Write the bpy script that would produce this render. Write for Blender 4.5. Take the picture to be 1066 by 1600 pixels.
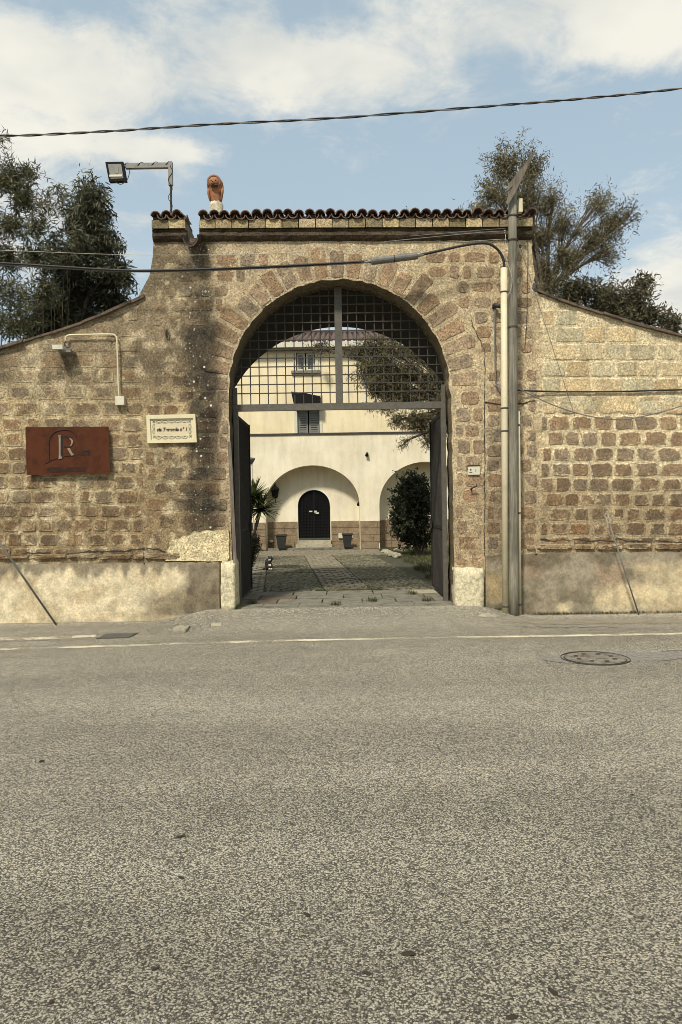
import bpy, bmesh, math, random
import numpy as np
from mathutils import Vector, Matrix
for o in list(bpy.data.objects): bpy.data.objects.remove(o)
S = bpy.context.scene
C = S.collection
R = math.radians
PI = math.pi
# ---------------------------------------------------------------- camera
F = 1155.0                                   # focal length in pixels of the 1066 x 1600 photograph
EYE = Vector((0, 0, 1.6))
cam = bpy.data.objects.new('camera', bpy.data.cameras.new('camera'))
C.objects.link(cam); S.camera = cam
cam.data.sensor_fit = 'VERTICAL'; cam.data.sensor_height = 36.0
cam.data.lens = F / 1600 * 36.0
cam.data.clip_start = 0.05; cam.data.clip_end = 5000
cam.location = EYE
ROT = Matrix.Rotation(R(90 - 0.5), 3, 'X') @ Matrix.Rotation(R(-0.9), 3, 'Z')
cam.rotation_euler = ROT.to_euler()
S.cycles.filter_width = 0.9
S.render.resolution_x = 682; S.render.resolution_y = 1024
# ---------------------------------------------------------------- exposure, world, sun
S.view_settings.view_transform = 'Standard'; S.view_settings.look = 'None'
S.view_settings.exposure = 0.72; S.view_settings.gamma = 1.0
S.view_settings.use_curve_mapping = False
SUN_EL, SUN_AZ = 50.0, -24.0                 # azimuth of the sun measured from "behind the camera", negative = left
sd = Vector((math.sin(R(SUN_AZ)) * math.cos(R(SUN_EL)), -math.cos(R(SUN_AZ)) * math.cos(R(SUN_EL)), math.sin(R(SUN_EL))))
sun = bpy.data.objects.new('sun', bpy.data.lights.new('sun', 'SUN')); C.objects.link(sun)
sun.data.energy = 2.6; sun.data.angle = R(7.0); sun.data.color = (1.0, 0.935, 0.82)
sun.rotation_euler = sd.to_track_quat('Z', 'Y').to_euler()
W = bpy.data.worlds.new('World'); S.world = W; W.use_nodes = True


class NT:
    """small helper to write node trees as expressions"""
    def __init__(s, nt):
        s.nt = nt; s.n = nt.nodes; s.l = nt.links
    def put(s, sock, v):
        if isinstance(v, bpy.types.NodeSocket): s.l.new(v, sock)
        elif v is not None:
            try: sock.default_value = v
            except Exception: sock.default_value = tuple(v) + (1,)
    def node(s, t, **kw):
        nd = s.n.new(t)
        for k, v in kw.items(): setattr(nd, k, v)
        return nd
    def math(s, op, a, b=None, c=None, clamp=False):
        nd = s.node('ShaderNodeMath', operation=op, use_clamp=clamp)
        s.put(nd.inputs[0], a)
        if b is not None: s.put(nd.inputs[1], b)
        if c is not None: s.put(nd.inputs[2], c)
        return nd.outputs[0]
    def vmath(s, op, a, b=None):
        nd = s.node('ShaderNodeVectorMath', operation=op)
        s.put(nd.inputs[0], a)
        if b is not None: s.put(nd.inputs[1], b)
        return nd.outputs['Value'] if op in ('LENGTH', 'DISTANCE', 'DOT_PRODUCT') else nd.outputs[0]
    def mix(s, f, a, b, mode='MIX'):
        nd = s.node('ShaderNodeMix', data_type='RGBA', blend_type=mode, clamp_factor=True)
        s.put(nd.inputs[0], f); s.put(nd.inputs[6], a); s.put(nd.inputs[7], b)
        return nd.outputs[2]
    def noise(s, vec, scale, detail=4, rough=0.6, dist=0.0):
        nd = s.node('ShaderNodeTexNoise')
        s.put(nd.inputs['Vector'], vec); nd.inputs['Scale'].default_value = scale
        nd.inputs['Detail'].default_value = detail; nd.inputs['Roughness'].default_value = rough
        nd.inputs['Distortion'].default_value = dist
        return nd.outputs[0]
    def voro(s, vec, scale, feature='F1', out='Distance', rnd=1.0):
        nd = s.node('ShaderNodeTexVoronoi', feature=feature)
        s.put(nd.inputs['Vector'], vec); nd.inputs['Scale'].default_value = scale
        nd.inputs['Randomness'].default_value = rnd
        return nd.outputs[out]
    def ss(s, v, lo, hi, a=0.0, b=1.0):
        nd = s.node('ShaderNodeMapRange', interpolation_type='SMOOTHSTEP', clamp=True)
        s.put(nd.inputs[0], v)
        for i, x in enumerate((lo, hi, a, b)): s.put(nd.inputs[i + 1], x)
        return nd.outputs[0]
    def attr(s, name, out='Color'):
        return s.node('ShaderNodeAttribute', attribute_name=name).outputs[out]
    def pos(s):
        return s.node('ShaderNodeNewGeometry').outputs['Position']
    def sep(s, v):
        return s.node('ShaderNodeSeparateXYZ'), v
    def xyz(s, v):
        nd = s.node('ShaderNodeSeparateXYZ'); s.put(nd.inputs[0], v); return nd.outputs
    def rgb(s, v):
        nd = s.node('ShaderNodeSeparateColor'); s.put(nd.inputs[0], v); return nd.outputs
    def comb(s, x, y, z):
        nd = s.node('ShaderNodeCombineXYZ')
        for i, v in enumerate((x, y, z)): s.put(nd.inputs[i], v)
        return nd.outputs[0]
    def bump(s, h, strength, dist=0.01, normal=None):
        nd = s.node('ShaderNodeBump'); nd.inputs['Strength'].default_value = strength
        nd.inputs['Distance'].default_value = dist; s.put(nd.inputs['Height'], h)
        if normal is not None: s.put(nd.inputs['Normal'], normal)
        return nd.outputs[0]


def world_sky():
    t = NT(W.node_tree); bg = W.node_tree.nodes['Background']
    sky = t.node('ShaderNodeTexSky', sky_type='NISHITA')
    sky.sun_disc = False; sky.sun_elevation = R(SUN_EL)
    sky.sun_rotation = math.atan2(sd.x, sd.y)
    sky.air_density = 1.0; sky.dust_density = 1.6; sky.ozone_density = 1.2
    d = t.node('ShaderNodeTexCoord').outputs['Generated']
    x, y, z = t.xyz(d)
    # the photograph's muted blue: the clear sky is a little greyer and warmer than a clean one
    base = t.mix(0.62, sky.outputs[0], (3.25, 4.0, 4.2, 1))
    base = t.mix(t.ss(z, 0.55, 0.02, 0.0, 0.45) if False else t.math('MULTIPLY', t.ss(z, 0.0, 0.5, 1.0, 0.0), 0.45), base, (4.3, 4.6, 4.35, 1))
    den = t.math('ADD', t.math('MAXIMUM', z, 0.0), 0.16)
    p = t.comb(t.math('DIVIDE', x, den), t.math('DIVIDE', y, den), 0.0)
    n1 = t.noise(p, 1.9, 8, 0.60, 0.2)
    n2 = t.noise(p, 5.0, 8, 0.66, 0.4)
    # banks of cloud at their own places in the sky (direction x, z ; half sizes)
    tot = None
    for cx, cz, sx, sz, w in ((-0.40, 0.475, 0.20, 0.050, .24), (-0.04, 0.515, 0.20, 0.050, .25), (0.34, 0.53, 0.17, 0.060, .30),
                              (0.02, 0.59, 0.60, 0.03, .10), (-0.22, 0.425, 0.12, 0.016, .15), (0.43, 0.235, 0.09, 0.07, .34),
                              (-0.38, 0.34, 0.16, 0.09, .17)):
        q = t.math('ADD', t.math('POWER', t.math('DIVIDE', t.math('SUBTRACT', x, cx), sx), 2.0),
                   t.math('POWER', t.math('DIVIDE', t.math('SUBTRACT', z, cz), sz), 2.0))
        g = t.math('MULTIPLY', t.math('POWER', 2.718, t.math('MULTIPLY', q, -0.9)), w)
        tot = g if tot is None else t.math('ADD', tot, g)
    front = t.ss(y, 0.0, 0.4)
    hi = t.ss(z, 0.58, 0.75, 0.0, 0.12)
    cov = t.math('ADD', t.math('ADD', t.math('MULTIPLY', n1, 0.52), t.math('MULTIPLY', n2, 0.48)),
                 t.math('ADD', t.math('MULTIPLY', t.math('MINIMUM', tot, 0.34), front), hi))
    cov = t.math('ADD', cov, t.math('MULTIPLY', t.math('SUBTRACT', 1.0, front), 0.12))
    a = t.ss(cov, 0.565, 0.75)
    shade = t.noise(p, 2.6, 4, 0.55)
    ccol = t.mix(t.ss(shade, 0.35, 0.65), (4.4, 4.45, 4.15, 1), (5.9, 5.65, 4.95, 1))
    col = t.mix(t.math('MULTIPLY', a, 0.9), base, ccol)
    t.put(bg.inputs[0], col); bg.inputs[1].default_value = 0.1
world_sky()

# ---------------------------------------------------------------- geometry helpers
def ray(px, py):
    return ROT @ Vector((px - 533.0, 800.0 - py, -F))
def P(px, py, Y):
    """the point at distance Y in front of the camera that shows at pixel px, py"""
    d = ray(px, py); return EYE + d * (Y / d.y)
def G(px, py, z=0.0):
    d = ray(px, py); return EYE + d * ((z - EYE.z) / d.z)
YW = 10.56                                   # front face of the street wall
_inv = ROT.inverted()
def uv_of(X, Z, Y=YW):
    """photo pixel of wall-plane points, numpy arrays"""
    m = np.array(_inv)
    v = np.stack([X, np.full_like(X, Y), Z - EYE.z], -1) @ m.T
    return 533 + v[..., 0] / -v[..., 2] * F, 800 - v[..., 1] / -v[..., 2] * F
def sc(Y): return Y / F

def lin(c, k=0.72):
    f = lambda v: ((v / 255 + 0.055) / 1.055) ** 2.4 if v > 10 else v / 255 / 12.92
    return tuple(f(v) * k for v in c)
SAT = 0.33
def linA(c, k=0.79):
    c = np.asarray(c, float); c = c + (c.mean() - c) * SAT; c = (c + np.array([1, 0, -1])) / 255
    return (((c + 0.055) / 1.055) ** 2.4) * k

def mesh_obj(name, V, Fc, mat=None, parent=None, smooth=False, attrs=None):
    me = bpy.data.meshes.new(name)
    me.from_pydata([tuple(v) for v in V], [], [tuple(f) for f in Fc])
    if attrs:
        for k, arr in attrs.items():
            arr = np.asarray(arr, np.float32)
            if arr.shape[1] == 3: arr = np.concatenate([arr, np.ones((len(arr), 1), np.float32)], 1)
            a = me.color_attributes.new(k, 'FLOAT_COLOR', 'POINT'); a.data.foreach_set('color', arr.ravel())
    me.update()
    return link(name, me, mat, parent, smooth)
def link(name, me, mat=None, parent=None, smooth=False):
    if mat and not me.materials: me.materials.append(mat)
    if smooth: me.polygons.foreach_set('use_smooth', [True] * len(me.polygons))
    o = bpy.data.objects.new(name, me); C.objects.link(o)
    if parent is not None: adopt(o, parent)
    return o
def adopt(o, parent):
    o.parent = parent
    pm = Matrix.Translation(parent.location) @ parent.rotation_euler.to_matrix().to_4x4() if parent.parent is None else parent['wm'] if False else world_of(parent)
    o.matrix_parent_inverse = pm.inverted()
def world_of(o):
    m = Matrix.LocRotScale(o.location, o.rotation_euler, o.scale)
    if o.parent: m = world_of(o.parent) @ o.matrix_parent_inverse @ m
    return m
def fast_mesh(name, V, quads, mat, parent=None, smooth=False, attrs=None, nv=4):
    """V (n,3), quads (m,nv) numpy"""
    me = bpy.data.meshes.new(name)
    V = np.asarray(V, np.float32); Q = np.asarray(quads, np.int32)
    me.vertices.add(len(V)); me.vertices.foreach_set('co', V.ravel())
    me.loops.add(Q.size); me.loops.foreach_set('vertex_index', Q.ravel())
    me.polygons.add(len(Q)); me.polygons.foreach_set('loop_start', np.arange(0, Q.size, nv, dtype=np.int32))
    me.polygons.foreach_set('loop_total', np.full(len(Q), nv, np.int32))
    if attrs:
        for k, arr in attrs.items():
            arr = np.asarray(arr, np.float32)
            if arr.shape[1] == 3: arr = np.concatenate([arr, np.ones((len(arr), 1), np.float32)], 1)
            a = me.color_attributes.new(k, 'FLOAT_COLOR', 'POINT'); a.data.foreach_set('color', arr.ravel())
    me.update(calc_edges=True)
    me.validate()
    return link(name, me, mat, parent, smooth)

def tag(o, label=None, cat=None, group=None, kind=None):
    if label: o['label'] = label
    if cat: o['category'] = cat
    if group: o['group'] = group
    if kind: o['kind'] = kind
    return o
def thing(name, label, cat, loc=(0, 0, 0), group=None):
    o = bpy.data.objects.new(name, None); o.empty_display_size = 0.1
    o.location = loc; C.objects.link(o)
    return tag(o, label, cat, group)

class MB:
    """collects boxes, tubes and prisms into ONE mesh"""
    def __init__(s): s.V = []; s.F = []
    def add(s, V, Fc):
        b = len(s.V); s.V += [Vector(v) for v in V]; s.F += [tuple(b + i for i in f) for f in Fc]; return s
    def box(s, x0, x1, y0, y1, z0, z1):
        V = [(x, y, z) for x in (x0, x1) for y in (y0, y1) for z in (z0, z1)]
        return s.add(V, [(0, 1, 3, 2), (4, 6, 7, 5), (0, 4, 5, 1), (2, 3, 7, 6), (0, 2, 6, 4), (1, 5, 7, 3)])
    def prism(s, pts, y0, y1):
        """outline in (x, z) pulled from y0 to y1"""
        n = len(pts)
        V = [(p[0], y0, p[1]) for p in pts] + [(p[0], y1, p[1]) for p in pts]
        Fc = [tuple(range(n)), tuple(range(2 * n - 1, n - 1, -1))] + [(i, i + n, (i + 1) % n + n, (i + 1) % n) for i in range(n)]
        return s.add(V, Fc)
    def slab(s, pts, z0, z1):
        n = len(pts)
        V = [(p[0], p[1], z0) for p in pts] + [(p[0], p[1], z1) for p in pts]
        Fc = [tuple(range(n - 1, -1, -1)), tuple(range(n, 2 * n))] + [(i, (i + 1) % n, (i + 1) % n + n, i + n) for i in range(n)]
        return s.add(V, Fc)
    def tube(s, pts, r, seg=8, cap=True):
        pts = [Vector(p) for p in pts]; n = len(pts)
        rs = r if isinstance(r, (list, tuple)) else [r] * n
        up = None; V = []
        for i, p in enumerate(pts):
            d = (pts[min(i + 1, n - 1)] - pts[max(i - 1, 0)]).normalized()
            if up is None:
                up = d.orthogonal().normalized()
            up = (up - d * up.dot(d))
            up = up.normalized() if up.length > 1e-6 else d.orthogonal().normalized()
            q = d.cross(up)
            for k in range(seg):
                a = 2 * PI * k / seg
                V.append(p + (up * math.cos(a) + q * math.sin(a)) * rs[i])
        Fc = [(i * seg + k, i * seg + (k + 1) % seg, (i + 1) * seg + (k + 1) % seg, (i + 1) * seg + k) for i in range(n - 1) for k in range(seg)]
        if cap: Fc += [tuple(range(seg - 1, -1, -1)), tuple(range((n - 1) * seg, n * seg))]
        return s.add(V, Fc)
    def lathe(s, c, prof, seg=20):
        c = Vector(c); V = []
        for r_, z in prof:
            for k in range(seg):
                a = 2 * PI * k / seg; V.append(c + Vector((r_ * math.cos(a), r_ * math.sin(a), z)))
        n = len(prof)
        Fc = [(i * seg + k, i * seg + (k + 1) % seg, (i + 1) * seg + (k + 1) % seg, (i + 1) * seg + k) for i in range(n - 1) for k in range(seg)]
        Fc += [tuple(range(seg - 1, -1, -1)), tuple(range((n - 1) * seg, n * seg))]
        return s.add(V, Fc)
    def build(s, name, mat, parent=None, smooth=False):
        return mesh_obj(name, s.V, s.F, mat, parent, smooth)
def cr(pts, n=6):
    """Catmull-Rom through the points"""
    pts = [Vector(p) for p in pts]; q = [pts[0] * 2 - pts[1]] + pts + [pts[-1] * 2 - pts[-2]]; out = []
    for i in range(1, len(q) - 2):
        a, b, c, d = q[i - 1:i + 3]
        for k in range(n):
            t = k / n
            out.append(0.5 * ((2 * b) + (c - a) * t + (2 * a - 5 * b + 4 * c - d) * t * t + (3 * b - a - 3 * c + d) * t ** 3))
    out.append(pts[-1]); return out

# numpy value noise
def _h(i, j, s):
    n = (i * 374761393 + j * 668265263 + s * 974634777) & 0xffffffff
    n = ((n ^ (n >> 13)) * 1274126177) & 0xffffffff
    return ((n ^ (n >> 16)) & 0xffff) / 65535.0
def vnoise(x, y, s=0):
    x = np.asarray(x, float); y = np.asarray(y, float)
    i = np.floor(x).astype(np.int64); j = np.floor(y).astype(np.int64); fx = x - i; fy = y - j
    fx = fx * fx * (3 - 2 * fx); fy = fy * fy * (3 - 2 * fy)
    return (_h(i, j, s) * (1 - fx) + _h(i + 1, j, s) * fx) * (1 - fy) + (_h(i, j + 1, s) * (1 - fx) + _h(i + 1, j + 1, s) * fx) * fy
def fbm(x, y, s=0, o=4):
    t = 0; a = 0.5; n = 0
    for k in range(o):
        t = t + a * vnoise(x * 2 ** k, y * 2 ** k, s + k * 17); n += a; a *= 0.55
    return t / n
def sstep(v, lo, hi):
    t = np.clip((v - lo) / (hi - lo), 0, 1); return t * t * (3 - 2 * t)
def mixc(a, b, f): return a * (1 - f[..., None]) + b * f[..., None]

# ---------------------------------------------------------------- materials
def new_mat(name):
    m = bpy.data.materials.new(name); m.use_nodes = True
    return m, NT(m.node_tree), m.node_tree.nodes['Principled BSDF']
def plain(name, col, rough=0.7, metal=0.0, var=0.25, scale=9.0, bump=0.15, spec=0.4, fine=90.0, col2=None):
    m, t, b = new_mat(name)
    p = t.pos(); n = t.noise(p, scale, 6, 0.65); nf = t.noise(p, fine, 3, 0.6)
    c2 = tuple(col2) + (1,) if col2 else tuple(v * 0.5 for v in col) + (1,)
    c = t.mix(t.math('MULTIPLY', t.ss(n, 0.4, 0.7), min(1, var * 2)), tuple(col) + (1,), c2)
    c = t.mix(1.0, c, t.comb(*[t.ss(nf, 0.25, 0.75, 1 - var * .7, 1 + var * .7)] * 3), 'MULTIPLY')
    t.put(b.inputs['Base Color'], c)
    b.inputs['Roughness'].default_value = rough; b.inputs['Metallic'].default_value = metal
    b.inputs['Specular IOR Level'].default_value = spec
    if bump: t.put(b.inputs['Normal'], t.bump(t.math('ADD', nf, n), bump, 0.004))
    return m

def masonry(name, fine=1.0, pits=1.0, bump=0.7):
    """weathered tufa and mortar: colours come with the pieces, grain, pits and lichen from here"""
    m, t, b = new_mat(name)
    p = t.pos()
    c1 = t.attr('Col'); c2 = t.attr('Col2'); mk = t.rgb(t.attr('Mask'))
    nA = t.noise(p, 7.0, 6, 0.7); nB = t.noise(p, 34.0, 6, 0.8); nC = t.noise(p, 150.0, 3, 0.7)
    e = t.math('ADD', mk[2], t.math('MULTIPLY', t.math('SUBTRACT', t.noise(p, 19.0, 5, 0.7), 0.5), 1.5))
    e = t.math('SUBTRACT', e, t.math('MULTIPLY', mk[1], 0.55))
    e = t.math('SUBTRACT', e, t.math('MULTIPLY', t.ss(nA, 0.52, 0.66), t.math('MULTIPLY', mk[1], 0.9)))
    edge = t.ss(e, 0.16, 0.34)
    col = t.mix(edge, c2, c1)
    gain = t.math('MULTIPLY', t.ss(nB, 0.25, 0.75, 1 - .70 * fine, 1 + .66 * fine), t.ss(nC, 0.28, 0.72, 1 - .55 * fine, 1 + .55 * fine))
    gain = t.math('MULTIPLY', gain, t.ss(nA, 0.3, 0.7, 0.74, 1.24))
    col = t.mix(1.0, col, t.comb(gain, gain, gain), 'MULTIPLY')
    # hue drift
    col = t.mix(t.math('MULTIPLY', t.ss(t.noise(p, 3.1, 5, 0.7), 0.45, 0.7), 0.35), col,
                t.mix(1.0, col, (1.12, 0.95, 0.86, 1), 'MULTIPLY'))
    # small pores and chips
    v = t.voro(t.vmath('ADD', p, t.vmath('SCALE', t.comb(nB, nC, nA), None)), 38.0)
    v2 = t.voro(p, 30.0); hole = t.math('MULTIPLY', t.ss(t.math('ADD', v2, t.math('MULTIPLY', nC, 0.12)), 0.18, 0.34, 1, 0), t.ss(t.noise(p, 7.0, 4), 0.50, 0.60))
    col = t.mix(t.math('MULTIPLY', hole, 0.75 * pits), col, (0.03, 0.024, 0.017, 1))
    # pale lichen
    lv = t.voro(p, 21.0); lf = t.math('MULTIPLY', t.ss(t.math('ADD', lv, t.math('MULTIPLY', nC, 0.15)), 0.20, 0.27, 1, 0), t.ss(t.noise(p, 5.5, 3), t.math('SUBTRACT', 0.80, t.math('MULTIPLY', mk[0], 0.34)), t.math('SUBTRACT', 0.86, t.math('MULTIPLY', mk[0], 0.34))))
    col = t.mix(lf, col, (0.66, 0.62, 0.48, 1))
    lw_ = t.math('MULTIPLY', t.ss(t.math('ADD', t.voro(p, 9.5), t.math('MULTIPLY', nB, 0.18)), 0.22, 0.27, 1, 0), t.math('MULTIPLY', t.ss(mk[0], 0.5, 0.8), t.ss(t.noise(p, 2.6, 2), 0.47, 0.56)))
    col = t.mix(lw_, col, (0.70, 0.66, 0.55, 1))
    t.put(b.inputs['Base Color'], col); b.inputs['Roughness'].default_value = 0.95
    b.inputs['Specular IOR Level'].default_value = 0.15
    h = t.math('ADD', t.math('MULTIPLY', nB, 1.0), t.math('MULTIPLY', nC, 0.4))
    h = t.math('SUBTRACT', h, t.math('MULTIPLY', hole, 0.9))
    h = t.math('ADD', h, t.math('MULTIPLY', t.math('SUBTRACT', 1.0, edge), 0.25))
    t.put(b.inputs['Normal'], t.bump(h, bump, 0.018))
    return m
M = {}
M['tufa'] = masonry('weathered_tufa')
M['plinth'] = masonry('cement_render', 0.42, 0.30, 0.3)

def asphalt():
    m, t, b = new_mat('asphalt')
    p = t.pos(); x, y, z = t.xyz(p)
    v = t.voro(p, 138.0); c1 = t.rgb(t.voro(p, 138.0, out='Color')); c2 = t.rgb(t.voro(p, 330.0, out='Color'))
    nf = t.noise(p, 95.0, 4, 0.8)
    tone = t.math('ADD', t.math('ADD', t.math('MULTIPLY', c1[0], 0.62), t.math('MULTIPLY', c2[1], 0.22)), t.math('MULTIPLY', t.math('SUBTRACT', nf, 0.5), 0.75))
    c = t.mix(t.ss(tone, 0.10, 0.82), (0.050, 0.048, 0.044, 1), (0.46, 0.44, 0.38, 1))
    far = t.math('MULTIPLY', t.math('SUBTRACT', t.noise(p, 34.0, 5, 0.85), 0.5), t.ss(y, 5.0, 9.0, 0.0, 2.4))
    fg = t.math('ADD', 1.0, far); c = t.mix(1.0, c, t.comb(fg, fg, fg), 'MULTIPLY')
    pit = t.math('MULTIPLY', t.ss(v, 0.48, 0.80), 0.75)
    c = t.mix(pit, c, (0.05, 0.047, 0.044, 1))
    big = t.noise(t.comb(t.math('MULTIPLY', x, 0.25), y, z), 1.1, 5, 0.55)
    sm = t.noise(p, 3.5, 5, 0.6)
    g = t.math('MULTIPLY', t.ss(big, 0.32, 0.68, 0.90, 1.08), t.ss(sm, 0.3, 0.7, 0.94, 1.06))
    grazing_pale = t.ss(y, 2.0, 5.2, 0.86, 1.12)          # grazing reflection painted in: road colour pales with distance from the viewer
    g = t.math('MULTIPLY', g, grazing_pale)
    lane = t.ss(t.noise(t.comb(t.math('MULTIPLY', x, 0.10), t.math('MULTIPLY', y, 1.1), 7.0), 1.0, 4, 0.5), 0.42, 0.60, 0.94, 1.07)
    g = t.math('MULTIPLY', g, lane)
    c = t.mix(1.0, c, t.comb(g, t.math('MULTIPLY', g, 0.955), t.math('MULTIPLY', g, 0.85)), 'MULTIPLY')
    c = t.mix(t.math('MULTIPLY', t.ss(t.noise(t.comb(t.math('MULTIPLY', x, 0.5), y, 3.0), 1.7, 5, 0.65), 0.58, 0.72), 0.22), c, (0.13, 0.125, 0.115, 1))
    t.put(b.inputs['Base Color'], c); b.inputs['Roughness'].default_value = 0.9; b.inputs['Specular IOR Level'].default_value = 0.2
    t.put(b.inputs['Normal'], t.bump(t.math('SUBTRACT', 1.0, pit), 0.5, 0.005))
    return m
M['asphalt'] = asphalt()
def render_wall(name, col, col2):
    m, t, b = new_mat(name)
    p = t.pos(); n = t.noise(p, 1.3, 6, 0.6); f = t.noise(p, 60.0, 4, 0.7)
    x, y, z = t.xyz(p)
    st = t.noise(t.comb(t.math('MULTIPLY', x, 5.0), y, t.math('MULTIPLY', z, 0.8)), 1.0, 7, 0.7)
    c = t.mix(t.ss(n, 0.35, 0.7), tuple(col) + (1,), tuple(col2) + (1,))
    g = t.math('MULTIPLY', t.ss(f, 0.3, 0.7, 0.94, 1.05), t.ss(st, 0.3, 0.62, 0.89, 1.03))
    g = t.math('MULTIPLY', g, t.ss(t.noise(p, 0.7, 7, 0.7), 0.35, 0.6, 0.92, 1.02))
    c = t.mix(1.0, c, t.comb(g, g, g), 'MULTIPLY')
    t.put(b.inputs['Base Color'], c); b.inputs['Roughness'].default_value = 0.9
    t.put(b.inputs['Normal'], t.bump(f, 0.15, 0.01))
    return m
M['cream'] = render_wall('cream_render', lin((254, 243, 214), .8), lin((243, 231, 198), .8))
M['ochre'] = render_wall('yellow_render', lin((252, 236, 196), .8), lin((247, 230, 186), .8))
M['white'] = plain('white_paint', lin((236, 230, 205)), 0.6, var=0.12)
M['pvc'] = plain('ivory_pvc', lin((240, 228, 192)), 0.55, var=0.14, scale=5)
M['marble'] = plain('marble', lin((244, 232, 190)), 0.4, var=0.10, scale=6, bump=0.05)
M['pinkish'] = plain('faded_field', lin((240, 222, 184)), 0.5, var=0.1, scale=14, bump=0.02)
M['ink'] = plain('black_paint', (0.03, 0.026, 0.022), 0.6, var=0.2, bump=0)
M['print'] = plain('dark_print', (0.09, 0.08, 0.06), 0.6, var=0.3, bump=0)
M['rust'] = plain('rusted_steel', (0.080, 0.026, 0.012), 0.9, 0.0, var=0.35, scale=7, col2=(0.040, 0.015, 0.008), spec=.15, bump=0.3, fine=160)
M['rust_dark'] = plain('dark_cut_steel', (0.018, 0.010, 0.008), 0.8, var=0.2, bump=0)
M['rust_light'] = plain('bare_steel', (0.27, 0.21, 0.15), 0.5, 0.3, var=0.4, bump=0.1)
M['iron'] = plain('old_iron', (0.038, 0.035, 0.029), 0.75, 0.0, var=0.35, scale=12, col2=(0.085, 0.062, 0.042))
M['gatepaint'] = plain('grey_gate_paint', (0.085, 0.078, 0.060), 0.6, 0.0, var=0.35, scale=14, col2=(0.125, 0.112, 0.088))
M['black'] = plain('black_metal', (0.010, 0.010, 0.010), 0.8, 0.0, var=0.2, spec=0.15)
M['darkgate'] = plain('dark_gate_paint', (0.026, 0.024, 0.020), 0.8, var=.4, spec=.2)
M['galv'] = plain('galvanised_steel', (0.20, 0.195, 0.175), 0.6, 0.3, var=0.25)
M['cable'] = plain('black_cable', (0.022, 0.021, 0.020), 0.55, var=0.2, bump=0)
M['cable_grey'] = plain('grey_cable', (0.16, 0.155, 0.14), 0.6, var=0.3, bump=0)
M['cable_pale'] = plain('pale_cable', (0.42, 0.39, 0.31), 0.6, var=0.2, bump=0)
def wood(name, a, b2, sx=26.0):
    m, t, b = new_mat(name)
    x, y, z = t.xyz(t.pos())
    g = t.noise(t.comb(t.math('MULTIPLY', x, sx), t.math('MULTIPLY', y, sx), t.math('MULTIPLY', z, 1.2)), 2.2, 6, 0.7)
    c = t.mix(t.ss(g, 0.3, 0.7), a + (1,), b2 + (1,))
    n = t.noise(t.pos(), 2.0, 4); c = t.mix(1.0, c, t.comb(*[t.ss(n, .3, .7, .7, 1.2)] * 3), 'MULTIPLY')
    t.put(b.inputs['Base Color'], c); b.inputs['Roughness'].default_value = 0.9
    t.put(b.inputs['Normal'], t.bump(g, 0.6, 0.006)); return m
M['polewood'] = wood('weathered_pole', (0.10, 0.094, 0.070), (0.25, 0.228, 0.17))
M['plank'] = wood('weathered_plank', (0.085, 0.07, 0.052), (0.20, 0.165, 0.125), 40)
M['tile'] = plain('old_clay_tile', (0.21, 0.135, 0.095), 0.9, var=0.45, scale=11, col2=(0.05, 0.040, 0.032), bump=0.5)
M['coping'] = plain('mossy_old_coping', (0.13, 0.095, 0.065), 0.95, var=0.5, scale=9, col2=(0.045, 0.036, 0.028), bump=0.6)
M['tile_far'] = plain('red_roof_tile', (0.115, 0.078, 0.060), 0.9, var=0.3, scale=3)
M['terracotta'] = plain('terracotta', (0.34, 0.150, 0.070), 0.85, var=0.4, scale=12, col2=(0.16, 0.085, 0.05), bump=0.4)
M['terracotta_dark'] = plain('fired_dark_clay', (0.07, 0.045, 0.035), 0.85, var=0.3)
M['limewash'] = plain('flaking_limewash', (0.60, 0.55, 0.41), 0.95, var=0.4, scale=16, col2=(0.26, 0.23, 0.16), bump=0.9)
M['paintstone'] = plain('painted_stone', lin((240, 228, 190)), 0.9, var=0.42, scale=16, col2=(0.26, 0.23, 0.16), bump=1.0, fine=60)
M['dirt'] = plain('dry_dirt', (0.24, 0.215, 0.155), 0.98, var=0.35, scale=6, col2=(0.14, 0.125, 0.09), bump=0.8)
M['earth'] = plain('ground_earth', (0.12, 0.105, 0.065), 0.98, var=0.35, scale=2, bump=0.5)
M['slab'] = plain('grey_stone_slab', (0.20, 0.186, 0.142), 0.9, var=0.6, scale=6, col2=(0.10, 0.095, 0.07), bump=0.6)
M['slab_light'] = plain('pale_stone_slab', (0.40, 0.36, 0.25), 0.9, var=0.35, scale=7, bump=0.6)
M['slab_red'] = plain('terracotta_paving', (0.15, 0.112, 0.080), 0.9, var=0.35, scale=7, bump=0.5)
def cobble():
    m, t, b = new_mat('washed_gravel_slab')
    p = t.pos(); v = t.voro(p, 17.0); c1 = t.rgb(t.voro(p, 17.0, out='Color'))[0]; n = t.noise(p, 3.0, 6, 0.7); f = t.noise(p, 60.0, 4, 0.7)
    c = t.mix(t.math('ADD', t.math('MULTIPLY', c1, 0.6), t.math('MULTIPLY', f, 0.4)), (0.125, 0.112, 0.080, 1), (0.33, 0.295, 0.215, 1))
    c = t.mix(t.ss(v, 0.35, 0.62), c, (0.06, 0.058, 0.036, 1)); g = t.ss(n, 0.3, 0.7, 0.65, 1.2)
    c = t.mix(1.0, c, t.comb(g, g, t.math('MULTIPLY', g, .95)), 'MULTIPLY')
    t.put(b.inputs['Base Color'], c); b.inputs['Roughness'].default_value = 0.95; b.inputs['Specular IOR Level'].default_value = 0.2
    t.put(b.inputs['Normal'], t.bump(t.math('SUBTRACT', 1.0, v), 0.8, 0.02)); return m
M['gravelslab'] = cobble()
M['paver'] = plain('brick_paver', (0.23, 0.20, 0.14), 0.9, var=0.5, scale=7, col2=(0.12, 0.11, 0.075), bump=0.6)
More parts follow.
